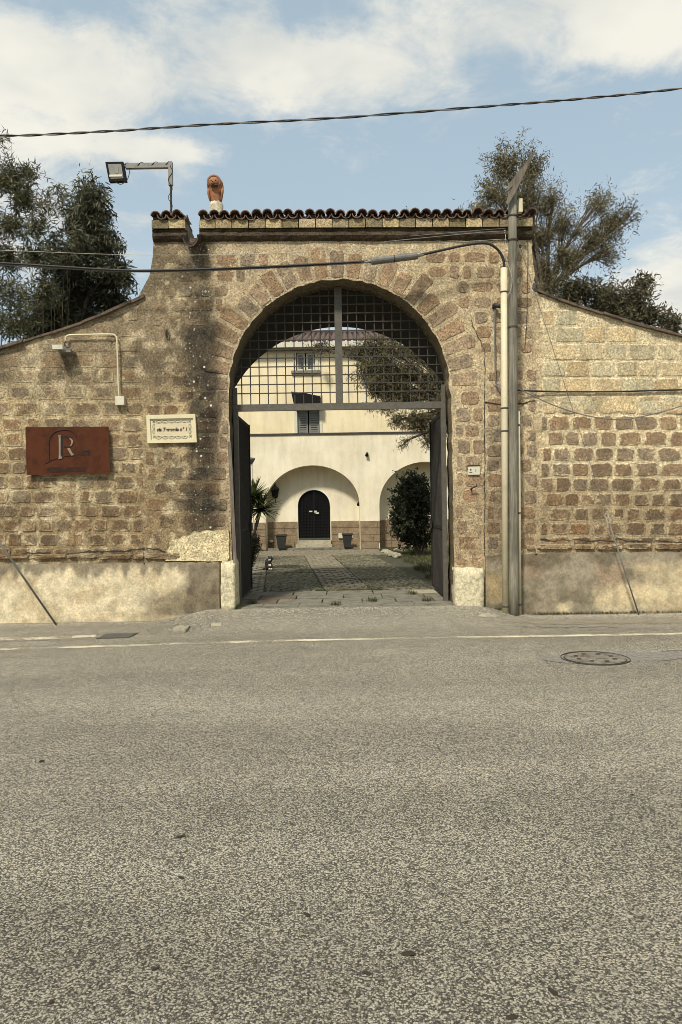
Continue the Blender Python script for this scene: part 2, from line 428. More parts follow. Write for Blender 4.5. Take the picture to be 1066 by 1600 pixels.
M['joint'] = plain('mossy_joint_soil', (0.060, 0.058, 0.034), 1.0, var=0.4, scale=5, bump=0.5)
M['vault_shade'] = plain('shade_black_vault_plaster', (0.020, 0.017, 0.013), 0.95, var=0.35, scale=3, bump=0.9, fine=25)  # near-black: the passage's lack of light is put into the plaster colour
M['farstone'] = plain('brown_plinth_stone', (0.255, 0.190, 0.115), 0.95, var=0.4, scale=5, col2=(0.15, 0.10, 0.06), bump=0.6, fine=30)
M['concrete'] = plain('rough_concrete', (0.34, 0.31, 0.225), 0.95, var=0.35, scale=7, bump=0.8)
M['planter'] = plain('dark_pot', (0.028, 0.029, 0.026), 0.6, var=0.2)
M['shutter'] = plain('grey_shutter', (0.20, 0.195, 0.17), 0.6, var=0.15)
M['bark'] = plain('bark', (0.12, 0.095, 0.065), 0.95, var=0.4, scale=9, bump=0.8)
M['bark_pale'] = plain('pale_bark', (0.26, 0.22, 0.155), 0.95, var=0.4, scale=9, bump=0.8)
M['marking'] = None
def glass():
    m, t, b = new_mat('window_glass'); b.inputs['Base Color'].default_value = (0.06, 0.065, 0.06, 1)
    b.inputs['Roughness'].default_value = 0.08; b.inputs['Specular IOR Level'].default_value = 0.7; return m
M['glass'] = glass()
def worn_paint():
    m, t, b = new_mat('worn_road_paint')
    p = t.pos(); n = t.noise(p, 30.0, 5, 0.75); v = t.voro(p, 88.0)
    c = t.mix(t.ss(n, 0.3, 0.7), (0.74, 0.67, 0.48, 1), (0.50, 0.45, 0.33, 1))
    t.put(b.inputs['Base Color'], c); b.inputs['Roughness'].default_value = 0.85
    wear = t.math('ADD', t.math('MULTIPLY', t.noise(p, 55.0, 4, 0.7), 0.7), t.math('MULTIPLY', t.noise(p, 2.2, 4, 0.6), 0.5))
    t.put(b.inputs['Alpha'], t.ss(wear, 0.565, 0.65, 1, 0.0)); return m
M['marking'] = worn_paint()
def leaf_mat(name, transl=0.25, rough=0.55):
    m, t, b = new_mat(name)
    c = t.attr('Col')
    n = t.noise(t.pos(), 1.6, 3); g = t.ss(n, 0.3, 0.7, 0.75, 1.25)
    c = t.mix(1.0, c, t.comb(g, g, g), 'MULTIPLY')
    t.put(b.inputs['Base Color'], c); b.inputs['Roughness'].default_value = rough; b.inputs['Specular IOR Level'].default_value = 0.3
    tr = t.node('ShaderNodeBsdfTranslucent'); t.put(tr.inputs[0], c)
    mx = t.node('ShaderNodeMixShader'); mx.inputs[0].default_value = transl
    t.l.new(b.outputs[0], mx.inputs[1]); t.l.new(tr.outputs[0], mx.inputs[2])
    t.l.new(mx.outputs[0], m.node_tree.nodes['Material Output'].inputs[0]); return m
M['leaf'] = leaf_mat('leaf')
M['grass'] = leaf_mat('grass_blade', 0.2, 0.7)
def cat_mat():
    m, t, b = new_mat('black_and_white_fur')
    c = t.mix(t.ss(t.math('ADD', t.rgb(t.attr('Col'))[0], t.math('MULTIPLY', t.math('SUBTRACT', t.noise(t.pos(), 40.0), .5), .5)), 0.45, 0.55), (0.014, 0.013, 0.012, 1), (0.62, 0.58, 0.50, 1))
    t.put(b.inputs['Base Color'], c); b.inputs['Roughness'].default_value = 0.8; return m
M['fur'] = cat_mat()

# ---------------------------------------------------------------- wall colours (photo-plane u, v)
def box_mask(u, v, u0, u1, v0, v1, soft, amp=12, seed=0, freq=1 / 22):
    du = (fbm(u * freq, v * freq, seed) - .5) * 2 * amp; dv = (fbm(u * freq + 40, v * freq, seed + 5) - .5) * 2 * amp
    uu = u + du; vv = v + dv
    return sstep(uu, u0 - soft, u0 + soft) * sstep(-uu, -u1 - soft, -u1 + soft) * sstep(vv, v0 - soft, v0 + soft) * sstep(-vv, -v1 - soft, -v1 + soft)

def wall_paint(u, v):
    """mortar colour, stone colour, mask(lichen, smear) at photo-plane positions"""
    n = fbm(u / 60, v / 60, 3); n2 = fbm(u / 18, v / 18, 8)
    one = np.ones_like(u)
    A = lambda c: np.broadcast_to(linA(c), u.shape + (3,))
    left = sstep(-u, -350, -320)                              # left of the arch
    rightw = sstep(u, 842, 850)                               # right wing
    rport = (1 - left) * (1 - rightw)
    top = sstep(-v, -640, -560)
    # mortar
    mo = mixc(A((196, 170, 118)), A((164, 142, 102)), left * top)
    mo = mixc(mo, A((198, 172, 118)), left * (1 - top))
    mo = mixc(mo, A((216, 190, 138)), rport * sstep(u, 560, 640))
    mo = mixc(mo, A((206, 181, 134)), rport * (1 - sstep(u, 560, 640)))
    mo = mixc(mo, A((238, 214, 158)), rightw)
    low = sstep(v, 700, 800)
    mo = mixc(mo, A((150, 122, 80)), low * (0.72 * left + 0.72 * rightw + 0.40 * rport))
    # stone
    st = mixc(A((160, 131, 95)), A((162, 137, 100)), left * top)
    st = mixc(st, A((158, 128, 90)), left * (1 - top))
    st = mixc(st, A((176, 146, 108)), rport)
    st = mixc(st, A((222, 198, 142)), rightw * sstep(-v, -655, -640))
    st = mixc(st, A((170, 140, 102)), rightw * (1 - sstep(-v, -655, -640)))
    st = mixc(st, A((128, 98, 64)), low * (0.75 * left + 0.8 * rightw + 0.3 * rport))
    # broad grime on the left upper wall
    gr = left * sstep(n, 0.42, 0.62) * (0.25 + 0.30 * top)
    mo = mixc(mo, A((112, 98, 72)), gr); st = mixc(st, A((108, 92, 66)), gr)
    # pale lime smears
    sm = sstep(n2, 0.54, 0.68) * (0.55 * left + 0.25)
    mo = mixc(mo, A((222, 198, 146)), sm); st = mixc(st, A((206, 182, 132)), sm * .55)
    g3 = fbm(u / 30, v / 24, 19); st = st * (0.80 + 0.42 * g3)[..., None]; mo = mo * (0.88 + 0.26 * g3)[..., None]
    # the black mould streak left of the arch, the one below the spout, and right of the pier, plus a painted lamp shadow
    dk = box_mask(u, v, 292, 345, 505, 838, 11, 16, 11) * (0.72 + 0.28 * sstep(n2, 0.35, 0.6))
    dk = np.maximum(dk, 0.80 * box_mask(u, v, 288, 334, 372, 505, 14, 18, 21) * sstep(n2, 0.30, 0.55))
    dk = np.maximum(dk, 0.85 * box_mask(u, v, 293, 318, 364, 412, 8, 10, 31))
    dk = np.maximum(dk, 0.75 * box_mask(u, v, 303, 336, 452, 482, 8, 8, 35))
    dk = np.maximum(dk, 0.55 * box_mask(u, v, 764, 800, 640, 770, 10, 10, 41) * sstep(n2, 0.40, 0.55))
    dk = np.maximum(dk, 0.45 * box_mask(u, v, 762, 800, 770, 870, 10, 8, 43))
    dk = np.maximum(dk, 0.38 * box_mask(u, v, 250, 300, 560, 720, 30, 25, 51) * sstep(n2, 0.42, 0.6))
    dk = np.maximum(dk, 0.60 * box_mask(u, v, 84, 116, 552, 588, 9, 8, 61))  # cast shadow of the wall lamp, painted into the wall colour
    dk = np.maximum(dk, 0.35 * box_mask(u, v, 600, 740, 470, 560, 30, 30, 71) * sstep(n2, 0.5, 0.62))
    dk = np.clip(dk, 0, 1)
    mo = mixc(mo, A((62, 57, 49)), dk * 0.90); st = mixc(st, A((52, 48, 41)), dk * 0.94)
    # drips of lime below the rust sign
    dr = sstep(vnoise(u / 4.3, v * 0 + 3, 77), 0.66, 0.82) * box_mask(u, v, 62, 140, 745, 880, 5, 5, 81) * sstep(-v, -885, -800)
    mo = mixc(mo, A((214, 190, 136)), dr * 0.8); st = mixc(st, A((196, 168, 116)), dr * 0.7)
    lich = left * (0.30 + 0.2 * n) + dk * left * 0.95
    smear = 0.95 * left * top * sstep(-u, -300, -200) + 0.38 * left * (1 - top) + 0.55 * left * top + 0.08 * rport + 0.20 * rightw
    smear = np.clip(smear + 0.28 * low * (1 - rport) + .08, 0, 1) * (0.7 + 0.6 * n)
    return mo, st, np.stack([np.clip(lich, 0, 1), np.clip(smear, 0, 1), one], -1)

def plinth_paint(u, v):
    A = lambda c: np.broadcast_to(linA(c), u.shape + (3,))
    n = fbm(u / 45, v / 30, 103); n2 = fbm(u / 12, v / 14, 108)
    left = (u < 400).astype(float)
    c = mixc(A((166, 152, 120)), A((236, 216, 166)), left)
    c = mixc(c, A((200, 176, 122)), left * sstep(n, 0.5, 0.7) * 0.6)
    # left: dark top band with drips, dark right end
    drip = vnoise(u / 9, v * 0, 111) * 26 + vnoise(u / 3.5, v * 0, 112) * 10
    band = left * sstep(-(v - 880 - drip * 0.9), -5, 8) * 0.75
    end = left * np.maximum(box_mask(u, v, 285, 360, 870, 975, 14, 14, 120), 0.8 * box_mask(u, v, 225, 360, 925, 972, 18, 14, 121) * sstep(v - 0.35 * (345 - u) * -1, 0, 1))
    c = mixc(c, A((104, 94, 74)), np.clip(np.maximum(band * 1.0, end * (0.72 + 0.4 * n2)), 0, 1) * 0.92)
    c = mixc(c, A((210, 186, 134)), left * box_mask(u, v, 245, 345, 962, 985, 4, 4, 124) * 0.7)
    # right: dirty olive render with pale flaked patches at the bottom
    r = 1 - left
    flake = r * np.maximum.reduce([box_mask(u, v, 935, 1100, 908, 955, 14, 16, 131), box_mask(u, v, 868, 888, 940, 968, 6, 6, 132),
                                   box_mask(u, v, 990, 1150, 880, 915, 12, 12, 133) * 0.7, 0.7 * box_mask(u, v, 1010, 1300, 880, 965, 10, 12, 134)])
    c = mixc(c, A((226, 202, 146)), flake * (0.65 + 0.35 * sstep(n2, 0.3, 0.6)))
    c = mixc(c, A((178, 142, 106)), r * 0.6 * np.maximum(box_mask(u, v, 815, 845, 872, 905, 8, 8, 140), box_mask(u, v, 925, 975, 882, 915, 10, 12, 141)))
    c = mixc(c, A((186, 160, 104)), r * box_mask(u, v, 760, 786, 895, 940, 5, 5, 142) * 0.9)
    c = mixc(c, A((92, 78, 50)), r * 0.6 * sstep(v, 953, 966))
    c = mixc(c, A((104, 92, 64)), r * (1 - flake) * 0.6 * sstep(n, 0.45, 0.65))
    return c

def inside(px, pz, poly):
    """even-odd test, arrays"""
    r_ = np.zeros(px.shape, bool); n = len(poly); j = n - 1
    for i in range(n):
        xi, zi = poly[i]; xj, zj = poly[j]
        c = ((zi > pz) != (zj > pz)) & (px < (xj - xi) * (pz - zi) / (zj - zi + 1e-12) + xi)
        r_ ^= c; j = i
    return r_
def nearest(px, pz, poly):
    best = np.full(px.shape, 1e9); bx = px.copy(); bz = pz.copy(); n = len(poly)
    for i in range(n):
        a = poly[i]; b = poly[(i + 1) % n]
        ax, az = a; dx, dz = b[0] - ax, b[1] - az; L = dx * dx + dz * dz + 1e-12
        t = np.clip(((px - ax) * dx + (pz - az) * dz) / L, 0, 1)
        qx = ax + t * dx; qz = az + t * dz; d = (px - qx) ** 2 + (pz - qz) ** 2
        k = d < best; best = np.where(k, d, best); bx = np.where(k, qx, bx); bz = np.where(k, qz, bz)
    return bx, bz, np.sqrt(best)

def relief_front(poly, Y, step, paint, amp, seed):
    """front face of a wall as a fine sheet that follows the outline; returns V, quads, colour arrays"""
    xs = [p[0] for p in poly]; zs = [p[1] for p in poly]
    nx = int((max(xs) - min(xs)) / step) + 3; nz = int((max(zs) - min(zs)) / step) + 3
    gx = min(xs) - step + np.arange(nx) * step; gz = min(zs) - step + np.arange(nz) * step
    X, Z = np.meshgrid(gx, gz, indexing='ij')
    ins = inside(X, Z, poly)
    cell = (ins[:-1, :-1].astype(int) + ins[1:, :-1] + ins[:-1, 1:] + ins[1:, 1:])
    keep = cell >= 2
    used = np.zeros_like(ins); used[:-1, :-1] |= keep; used[1:, :-1] |= keep; used[:-1, 1:] |= keep; used[1:, 1:] |= keep
    out = used & ~ins
    # snap the border vertices to the outline
    brd = used & (out | (~np.roll(used, 1, 0)) | (~np.roll(used, -1, 0)) | (~np.roll(used, 1, 1)) | (~np.roll(used, -1, 1)))
    bx, bz, bd = nearest(X[brd], Z[brd], poly); X[brd] = bx; Z[brd] = bz
    relief = (fbm(X * 9, Z * 9, seed) - .5) * amp + (fbm(X * 2, Z * 2, seed + 3) - .5) * amp * 1.2
    relief[brd] = 0
    Yv = Y - relief
    idx = -np.ones(X.shape, int); idx[used] = np.arange(used.sum())
    V = np.stack([X[used], Yv[used], Z[used]], -1)
    q = np.stack([idx[:-1, :-1][keep], idx[1:, :-1][keep], idx[1:, 1:][keep], idx[:-1, 1:][keep]], -1)
    u, v = uv_of(V[:, 0], V[:, 2])
    return V, q, u, v
def wall_mesh(name, poly, Y, depth, step, seed, parent, paint='wall', amp=0.016):
    V, q, u, v = relief_front(poly, Y, step, paint, amp, seed)
    n0 = len(V); n = len(poly)
    side = [(x, Y, z) for x, z in poly] + [(x, Y + depth, z) for x, z in poly]
    V = np.concatenate([V, np.array(side)])
    u2, v2 = uv_of(V[:, 0], V[:, 2])
    if paint == 'wall':
        mo, st, mk = wall_paint(u2, v2); mo[n0:] = mo[n0:] * 0.38; at = {'Col': mo, 'Col2': mo, 'Mask': mk}  # side faces darkened: shade of the arch reveal painted into the colour
    else:
        c = plinth_paint(u2, v2); at = {'Col': c, 'Col2': c, 'Mask': np.stack([c[:, 0] * 0, c[:, 0] * 0, c[:, 0] * 0 + 1], -1)}
    faces = [tuple(f) for f in q] + [(n0 + i, n0 + i + n, n0 + (i + 1) % n + n, n0 + (i + 1) % n) for i in range(n)] + [tuple(n0 + n + i for i in range(n))]
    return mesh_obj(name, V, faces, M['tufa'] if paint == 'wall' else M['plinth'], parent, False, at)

rng = random.Random(7)
def block(name, pts2, Y, proud, parent, seed, tint=1.0, smear_add=0.0):
    """one stone from its outline (x,z) points: outer ring buried, inner ring proud, centre vertex"""
    r = random.Random(seed); n = len(pts2)
    cx = sum(p[0] for p in pts2) / n; cz = sum(p[1] for p in pts2) / n
    V = []; e = []
    for p in pts2: V.append((p[0], Y + 0.006, p[1])); e.append(0.0)
    for p in pts2:
        k = 1 - r.uniform(.08, .15); V.append((cx + (p[0] - cx) * k, Y - proud * r.uniform(.5, 1.1), cz + (p[1] - cz) * k)); e.append(0.42)
    V.append((cx + r.uniform(-.02, .02), Y - proud * r.uniform(.5, 1.2), cz)); e.append(1.7)
    Fc = [(i, (i + 1) % n, n + (i + 1) % n, n + i) for i in range(n)] + [(n + i, n + (i + 1) % n, 2 * n) for i in range(n)]
    Va = np.array(V); u, v = uv_of(Va[:, 0], Va[:, 2]); mo, st, mk = wall_paint(u, v)
    t = tint * r.uniform(.78, 1.22); hue = r.uniform(-.08, .08)
    st = st * (1 + (t - 1) * .8) * np.array([1 + hue, 1.0, 1 - hue])
    mk[:, 2] = e; mk[:, 1] = np.clip(mk[:, 1] * r.uniform(.6, 1.3) + smear_add, 0, 1)
    o = mesh_obj(name, V, [f[::-1] for f in Fc], M['tufa'], parent, False, {'Col': st, 'Col2': mo, 'Mask': mk})
    return o
def rounded(cx, cz, w, h, p, seed, n=16, jit=0.05, rot=0.0):
    r = random.Random(seed); out = []
    for k in range(n):
        a = 2 * PI * (k + 0.5) / n; c, s_ = math.cos(a), math.sin(a)
        x = math.copysign(abs(c) ** (2 / p), c) * w / 2; z = math.copysign(abs(s_) ** (2 / p), s_) * h / 2
        j = 1 + r.uniform(-jit, jit); x *= j; z *= 1 + r.uniform(-jit, jit)
        out.append((cx + x * math.cos(rot) - z * math.sin(rot), cz + x * math.sin(rot) + z * math.cos(rot)))
    return out
def uvp(u, v, Y=YW):
    p = P(u, v, Y); return (p.x, p.z)

# ================================================================ GROUND
def sheet(name, x0, x1, y0, y1, nx, ny, zf, mat, kind='structure', label=None):
    gx = np.linspace(x0, x1, nx + 1); gy = np.linspace(y0, y1, ny + 1)
    X, Y = np.meshgrid(gx, gy, indexing='ij'); Z = zf(X, Y)
    V = np.stack([X.ravel(), Y.ravel(), Z.ravel()], -1); idx = np.arange((nx + 1) * (ny + 1)).reshape(nx + 1, ny + 1)
    q = np.stack([idx[:-1, :-1].ravel(), idx[1:, :-1].ravel(), idx[1:, 1:].ravel(), idx[:-1, 1:].ravel()], -1)
    o = fast_mesh(name, V, q, mat, smooth=True); tag(o, label, None, None, kind); return o
CZ = 0.17                                     # level of the courtyard
def road_z(X, Y):
    ramp = sstep(Y, 9.45, 10.45) * sstep(-np.abs(X - 0.0), -2.75, -1.75) * (CZ - 0.012)
    return ramp + (fbm(X * 1.2, Y * 1.2, 91) - .5) * 0.012
ground = sheet('ground', -2000, 2000, -500, 3500, 8, 8, lambda X, Y: X * 0 - 0.06, M['earth'])
ground['label'] = 'dry earth around and far beyond the walls'
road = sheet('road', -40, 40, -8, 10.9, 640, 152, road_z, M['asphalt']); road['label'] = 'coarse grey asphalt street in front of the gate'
def strip_on_road(name, pts, w, mat, lift, label, cat=None, kind='structure', seed=0, ragged=0.01):
    pts = cr([(p.x, p.y, 0) for p in pts], 24); r = random.Random(seed); V = []; Fc = []
    for i, p in enumerate(pts):
        d = (pts[min(i + 1, len(pts) - 1)] - pts[max(i - 1, 0)]).normalized(); q = Vector((-d.y, d.x, 0))
        for s_ in (-1, 1):
            v = p + q * (s_ * w / 2 + r.uniform(-ragged, ragged)); z = float(road_z(np.array([v.x]), np.array([v.y]))[0]) + lift
            V.append((v.x, v.y, z))
        if i: b = 2 * i; Fc.append((b - 2, b - 1, b + 1, b))
    o = mesh_obj(name, V, Fc, mat); tag(o, label, cat, None, kind); return o
strip_on_road('road_marking', [G(-900, 1030), G(-300, 1020), G(0, 1015), G(170, 1010), G(350, 1004), G(620, 998), G(1066, 991), G(1500, 984)], 0.11, M['marking'], 0.006, 'thin worn white edge line across the street', seed=1)
strip_on_road('road_marking', [G(-300, 1001), G(-60, 999), G(60, 998), G(150, 994)], 0.17, M['marking'], 0.006, 'wider broken white line by the left wall', seed=2, ragged=0.02)
strip_on_road('gutter_dirt', [G(800, 972), G(900, 973), G(1066, 970), G(1300, 966)], 0.30, M['dirt'], 0.004, 'dusty gutter along the right wall', seed=3, ragged=0.05)

def road_crack(pts, w, seed, label):
    q = []; r = random.Random(seed)
    for (a, b) in zip(pts, pts[1:]):
        n = max(2, int(abs(b[0] - a[0]) / 9))
        for k in range(n): q.append(G(a[0] + (b[0] - a[0]) * k / n, a[1] + (b[1] - a[1]) * k / n + r.uniform(-.8, .8)))
    q.append(G(*pts[-1])); strip_on_road('road_crack', q, w, M['ink'], .0035, label, seed=seed, ragged=.006)
road_crack([(815, 979), (870, 981), (930, 980), (965, 981)], .018, 1, 'dark crack along the right gutter')
road_crack([(975, 1023), (1010, 1022), (1040, 1018), (1090, 1016)], .014, 2, 'dark crack running right from the manhole')
road_crack([(350, 990), (420, 989), (520, 990), (610, 987), (700, 986)], .009, 3, 'fine joint across the entrance ramp')
road_crack([(-60, 1003), (60, 1002), (140, 1000)], .012, 4, 'crack below the broken white line at left')
road_crack([(250, 976), (290, 972), (330, 964), (348, 961)], .022, 5, 'open joint at the foot of the left ramp')
road_crack([(855, 1010), (840, 1020), (862, 1042), (900, 1052), (960, 1050)], .006, 6, 'fine crack curving round the manhole')
# ================================================================ GATE WALL
XC = 0.0; ZC = 3.25; RA = 1.575
def arch_pts(r, n=60, a0=0.0, a1=PI, jag=0.0, seed=0, cx=XC, cz=ZC):
    rr = random.Random(seed)
    return [(cx + (r + rr.uniform(-jag, jag)) * math.cos(a0 + (a1 - a0) * k / n), cz + (r + rr.uniform(-jag, jag)) * math.sin(a0 + (a1 - a0) * k / n)) for k in range(n + 1)]
def jagline(a, b, n, j, seed):
    r = random.Random(seed); return [(a[0] + (b[0] - a[0]) * k / n + r.uniform(-j, j), a[1] + (b[1] - a[1]) * k / n + r.uniform(-j, j)) for k in range(1, n)]
# outline of the portal block (between the wings), clockwise in x,z
jr = 1.60
right_j = [(jr, -0.05)] + jagline((jr, 0), (jr, ZC), 26, 0.012, 3)
left_j = jagline((-RA, ZC), (-RA, 0), 26, 0.012, 4) + [(-RA, -0.05)]
portal = [uvp(838, 1000)] + [uvp(838, 456), uvp(836, 430), uvp(832, 400), uvp(830, 362)] + [uvp(316, 368), uvp(312, 372), uvp(298, 372), uvp(294, 368)] + \
         [uvp(240, 372), uvp(239, 400), uvp(234, 430), uvp(227, 462), uvp(227, 1010)]
portal[0] = (portal[0][0], -0.05); portal[-1] = (portal[-1][0], -0.05)
for i_ in (1,): portal[i_] = (portal[0][0], portal[i_][1])
portal[-2] = (portal[-1][0], portal[-2][1])
poly_portal = portal + left_j[::-1] + arch_pts(RA, 60, PI, 0, 0.014, 9) + right_j[::-1]
gate_wall = thing('stone_gatehouse', 'tall weathered tufa gatehouse with round arch and tiled coping', 'gatehouse', (0, YW, 0))
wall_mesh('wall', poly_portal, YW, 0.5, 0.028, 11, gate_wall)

left_top = [(227, 463), (190, 480), (150, 498), (110, 512), (60, 528), (0, 546), (-80, 566), (-300, 600), (-700, 630)]
right_top = [(838, 454), (860, 464), (900, 478), (960, 497), (1010, 511), (1066, 526), (1150, 545), (1400, 580), (1800, 600)]
lw = [(uvp(227, 1000)[0] - 0.003, -0.05)] + [uvp(*p) for p in left_top]; lw[1] = (lw[0][0], lw[1][1]); lw += [(lw[-1][0], -0.05)]
rw = [(uvp(838, 1000)[0] + 0.003, -0.05)] + [uvp(*p) for p in right_top]; rw[1] = (rw[0][0], rw[1][1]); rw += [(rw[-1][0], -0.05)]
left_wall = thing('stone_wall', 'weathered left boundary wall with rust sign and sloping top', 'wall', (-5.5, YW, 0))
right_wall = thing('stone_wall', 'right boundary wall of pale tufa blocks above brown ones', 'wall', (5.5, YW, 0))
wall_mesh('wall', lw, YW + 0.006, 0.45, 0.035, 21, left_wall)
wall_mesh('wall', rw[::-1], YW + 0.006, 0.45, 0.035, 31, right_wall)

# --- voussoirs round the arch
nv = 23
for k in range(nv):
    a0 = PI * k / nv + 0.012; a1 = PI * (k + 1) / nv - 0.012; r = random.Random(k + 50)
    r0 = RA + 0.02; r1 = RA + 0.40 + r.uniform(-.06, .10); pts = []
    am = (a0 + a1) / 2
    for a, rr_ in ((a0, r0), (a0, (r0 + r1) / 2), (a0, r1 - .03), (a0 + .02, r1), (am, r1 + .01), (a1 - .02, r1), (a1, r1 - .03), (a1, (r0 + r1) / 2), (a1, r0), (am + .02, r0 - .008), (am - .02, r0 - .004)):
        pts.append((XC + (rr_ + r.uniform(-.012, .012)) * math.cos(a), ZC + (rr_ + r.uniform(-.012, .012)) * math.sin(a)))
    block('voussoir', pts, YW, r.uniform(.004, .010), gate_wall, 900 + k, 1.0, -.5)

PLINTH_L = 880; PLINTH_R = 863
rust_sign_px = (36, 176, 662, 748)
def courses(region, v0, v1, pitch, width, gap, p, proud, parent, u0, u1, seed, rows=None, jit=0.05, skip=0.0, smear=0.0, tint=1.0, wj=0.28):
    """lay blocks row by row inside region(u, v) in photo-plane pixels"""
    r = random.Random(seed); v = v1; k = 0
    while v > v0:
        ph = pitch * r.uniform(.94, 1.06); u = u0 - r.uniform(0, width)
        while u < u1:
            w = width * r.uniform(1 - wj, 1 + wj); cu = u + w / 2; cv = v - ph / 2
            ww = w - gap * r.uniform(.6, 1.6); hh = ph - gap * r.uniform(.6, 1.5)
            ok = all(region(cu + a * ww / 2, cv + b * hh / 2) for a in (-.92, .92) for b in (-.9, .9))
            if not ok:                                    # try the part that fits
                for f in (0.85, 0.7, 0.55, 0.4):
                    for sh in (-.5, .5):
                        c2 = cu + sh * ww * (1 - f)
                        if all(region(c2 + a * ww * f / 2, cv + b * hh / 2) for a in (-.92, .92) for b in (-.9, .9)):
                            ok = True; cu = c2; ww = ww * f; break
                    if ok: break
            if ok and r.random() >= skip:
                x, z = uvp(cu, cv); s_ = sc(YW)
                block('tufa_block', rounded(x, z, ww * s_, hh * s_, p * r.uniform(.8, 1.25), r.random(), 14, jit), YW, proud * r.uniform(.5, 1.4), parent, r.random(), tint, smear)
            u += w
        v -= ph; k += 1
def topline(tab, u):
    for (a, va), (b, vb) in zip(tab, tab[1:]):
        lo, hi = (a, b) if a < b else (b, a)
        if lo <= u <= hi: return va + (vb - va) * (u - a) / (b - a)
    return 9999
def reg_left(u, v): return -170 < u < 226 and topline(left_top, u) + 5 < v < 876
def reg_right(u, v): return 846 < u < 1240 and topline(right_top, u) + 5 < v < 862
xc_px = 533.0; zc_px = 790 - (ZC - 1.6) / sc(YW)
def dist_arch(u, v): return math.hypot(u - xc_px, v - zc_px) * sc(YW)
def reg_portal_l(u, v):
    if u < 228 or u > 357: return False
    if v < 470 and u < 236 + (470 - v) * 0.08: return False
    if v > 826 and u > 256: return False
    return v < 876 and v > 384 and (v > zc_px or dist_arch(u, v) > RA + .44)
def reg_pier(u, v):
    if u < 712 or u > 757: return False
    return v < 886 and v > zc_px + 2
def reg_rb(u, v):
    if u < 759 or u > 839: return False
    return v < 862 and v > 560
def reg_top(u, v):
    return 240 < u < 833 and 382 < v < 560 and (dist_arch(u, v) > RA + .47) and not (u < 357 and v > 470) and not (290 < u < 320 and v < 402)
def reg_top_l(u, v): return reg_top(u, v) and u < 470
def reg_top_m(u, v): return reg_top(u, v) and 470 <= u < 650
def reg_top_r(u, v): return reg_top(u, v) and u >= 650
courses(reg_left, 470, 700, 24.5, 38, 2.6, 7, .003, left_wall, -170, 230, 101, smear=.25)
courses(reg_left, 700, 876, 22.5, 31, 3.0, 5, .004, left_wall, -170, 230, 102, jit=.07)
courses(reg_right, 470, 645, 26.5, 41, 2.0, 9, .003, right_wall, 846, 1240, 103, jit=.03)
courses(reg_right, 645, 862, 23.5, 33, 2.6, 5.5, .005, right_wall, 846, 1240, 104, jit=.08)
courses(reg_portal_l, 470, 876, 24, 35, 3, 6, .004, gate_wall, 228, 360, 105)
courses(reg_pier, 600, 886, 25, 30, 3, 5.5, .006, gate_wall, 712, 760, 106, wj=.2)
courses(reg_rb, 560, 860, 24, 30, 3.2, 4.5, .006, gate_wall, 761, 838, 107, jit=.09)
courses(reg_top_l, 382, 560, 24, 37, 3, 5.5, .004, gate_wall, 240, 475, 108, smear=.15)
courses(reg_top_m, 382, 436, 24, 27, 3, 5.5, .004, gate_wall, 470, 650, 109)
courses(reg_top_r, 382, 580, 24, 31, 4.5, 3.4, .008, gate_wall, 650, 832, 110, jit=.12, wj=.35)

# --- plinths
def plinth(poly_px, parent, out, seed):
    rj = random.Random(seed); q = []
    for a, b in zip(poly_px, poly_px[1:] + poly_px[:1]):
        q.append(a)
        if abs(a[1] - b[1]) < 30 and a[1] < 900 and abs(a[0] - b[0]) > 12:
            n = int(abs(a[0] - b[0]) / 9)
            for k in range(1, n): q.append((a[0] + (b[0] - a[0]) * k / n, a[1] + (b[1] - a[1]) * k / n + rj.uniform(-.9, 1.3)))
    poly = [uvp(*p) for p in q]
    return wall_mesh('plinth', poly, YW - out, out + 0.01, 0.03, seed, parent, 'plinth', 0.003)
pl = [(-700, 1000), (-700, 888), (0, 882), (120, 880), (226.7, 879), (226.7, 998)]
p1 = plinth(pl, left_wall, 0.055, 52)
p2 = plinth([(226.75, 998), (226.75, 879), (280, 878), (344, 878), (344, 998)], gate_wall, 0.055, 52)
p3 = plinth([(758, 985), (758, 868), (790, 866), (837.9, 865), (837.9, 985)], gate_wall, 0.045, 54)
p4 = plinth([(837.95, 985), (837.95, 865), (900, 863), (1066, 862), (1300, 858), (1800, 850), (1800, 985)], right_wall, 0.045, 54)
# ledge of broken bricks just above the plinths
r = random.Random(5)
for u0, u1, v_, par in ((-60, 258, 871, None), (822, 1130, 856, None)):
    u = u0
    while u < u1:
        w = r.uniform(34, 60); h = r.uniform(7, 10)
        if u < 226 < u + w: w = 226 - u
        if u < 838 < u + w: w = 838 - u
        if w > 6:
            x, z = uvp(u + w / 2, v_ - 2 + r.uniform(-1, 1)); par = left_wall if u < 225 else gate_wall if u < 837 else right_wall
            block('ledge_brick', rounded(x, z, (w - 2.5) * sc(YW), h * sc(YW), 6, r.random(), 14, .05), YW - .012, .03, par, r.random(), 1.15, .3)
        u += w
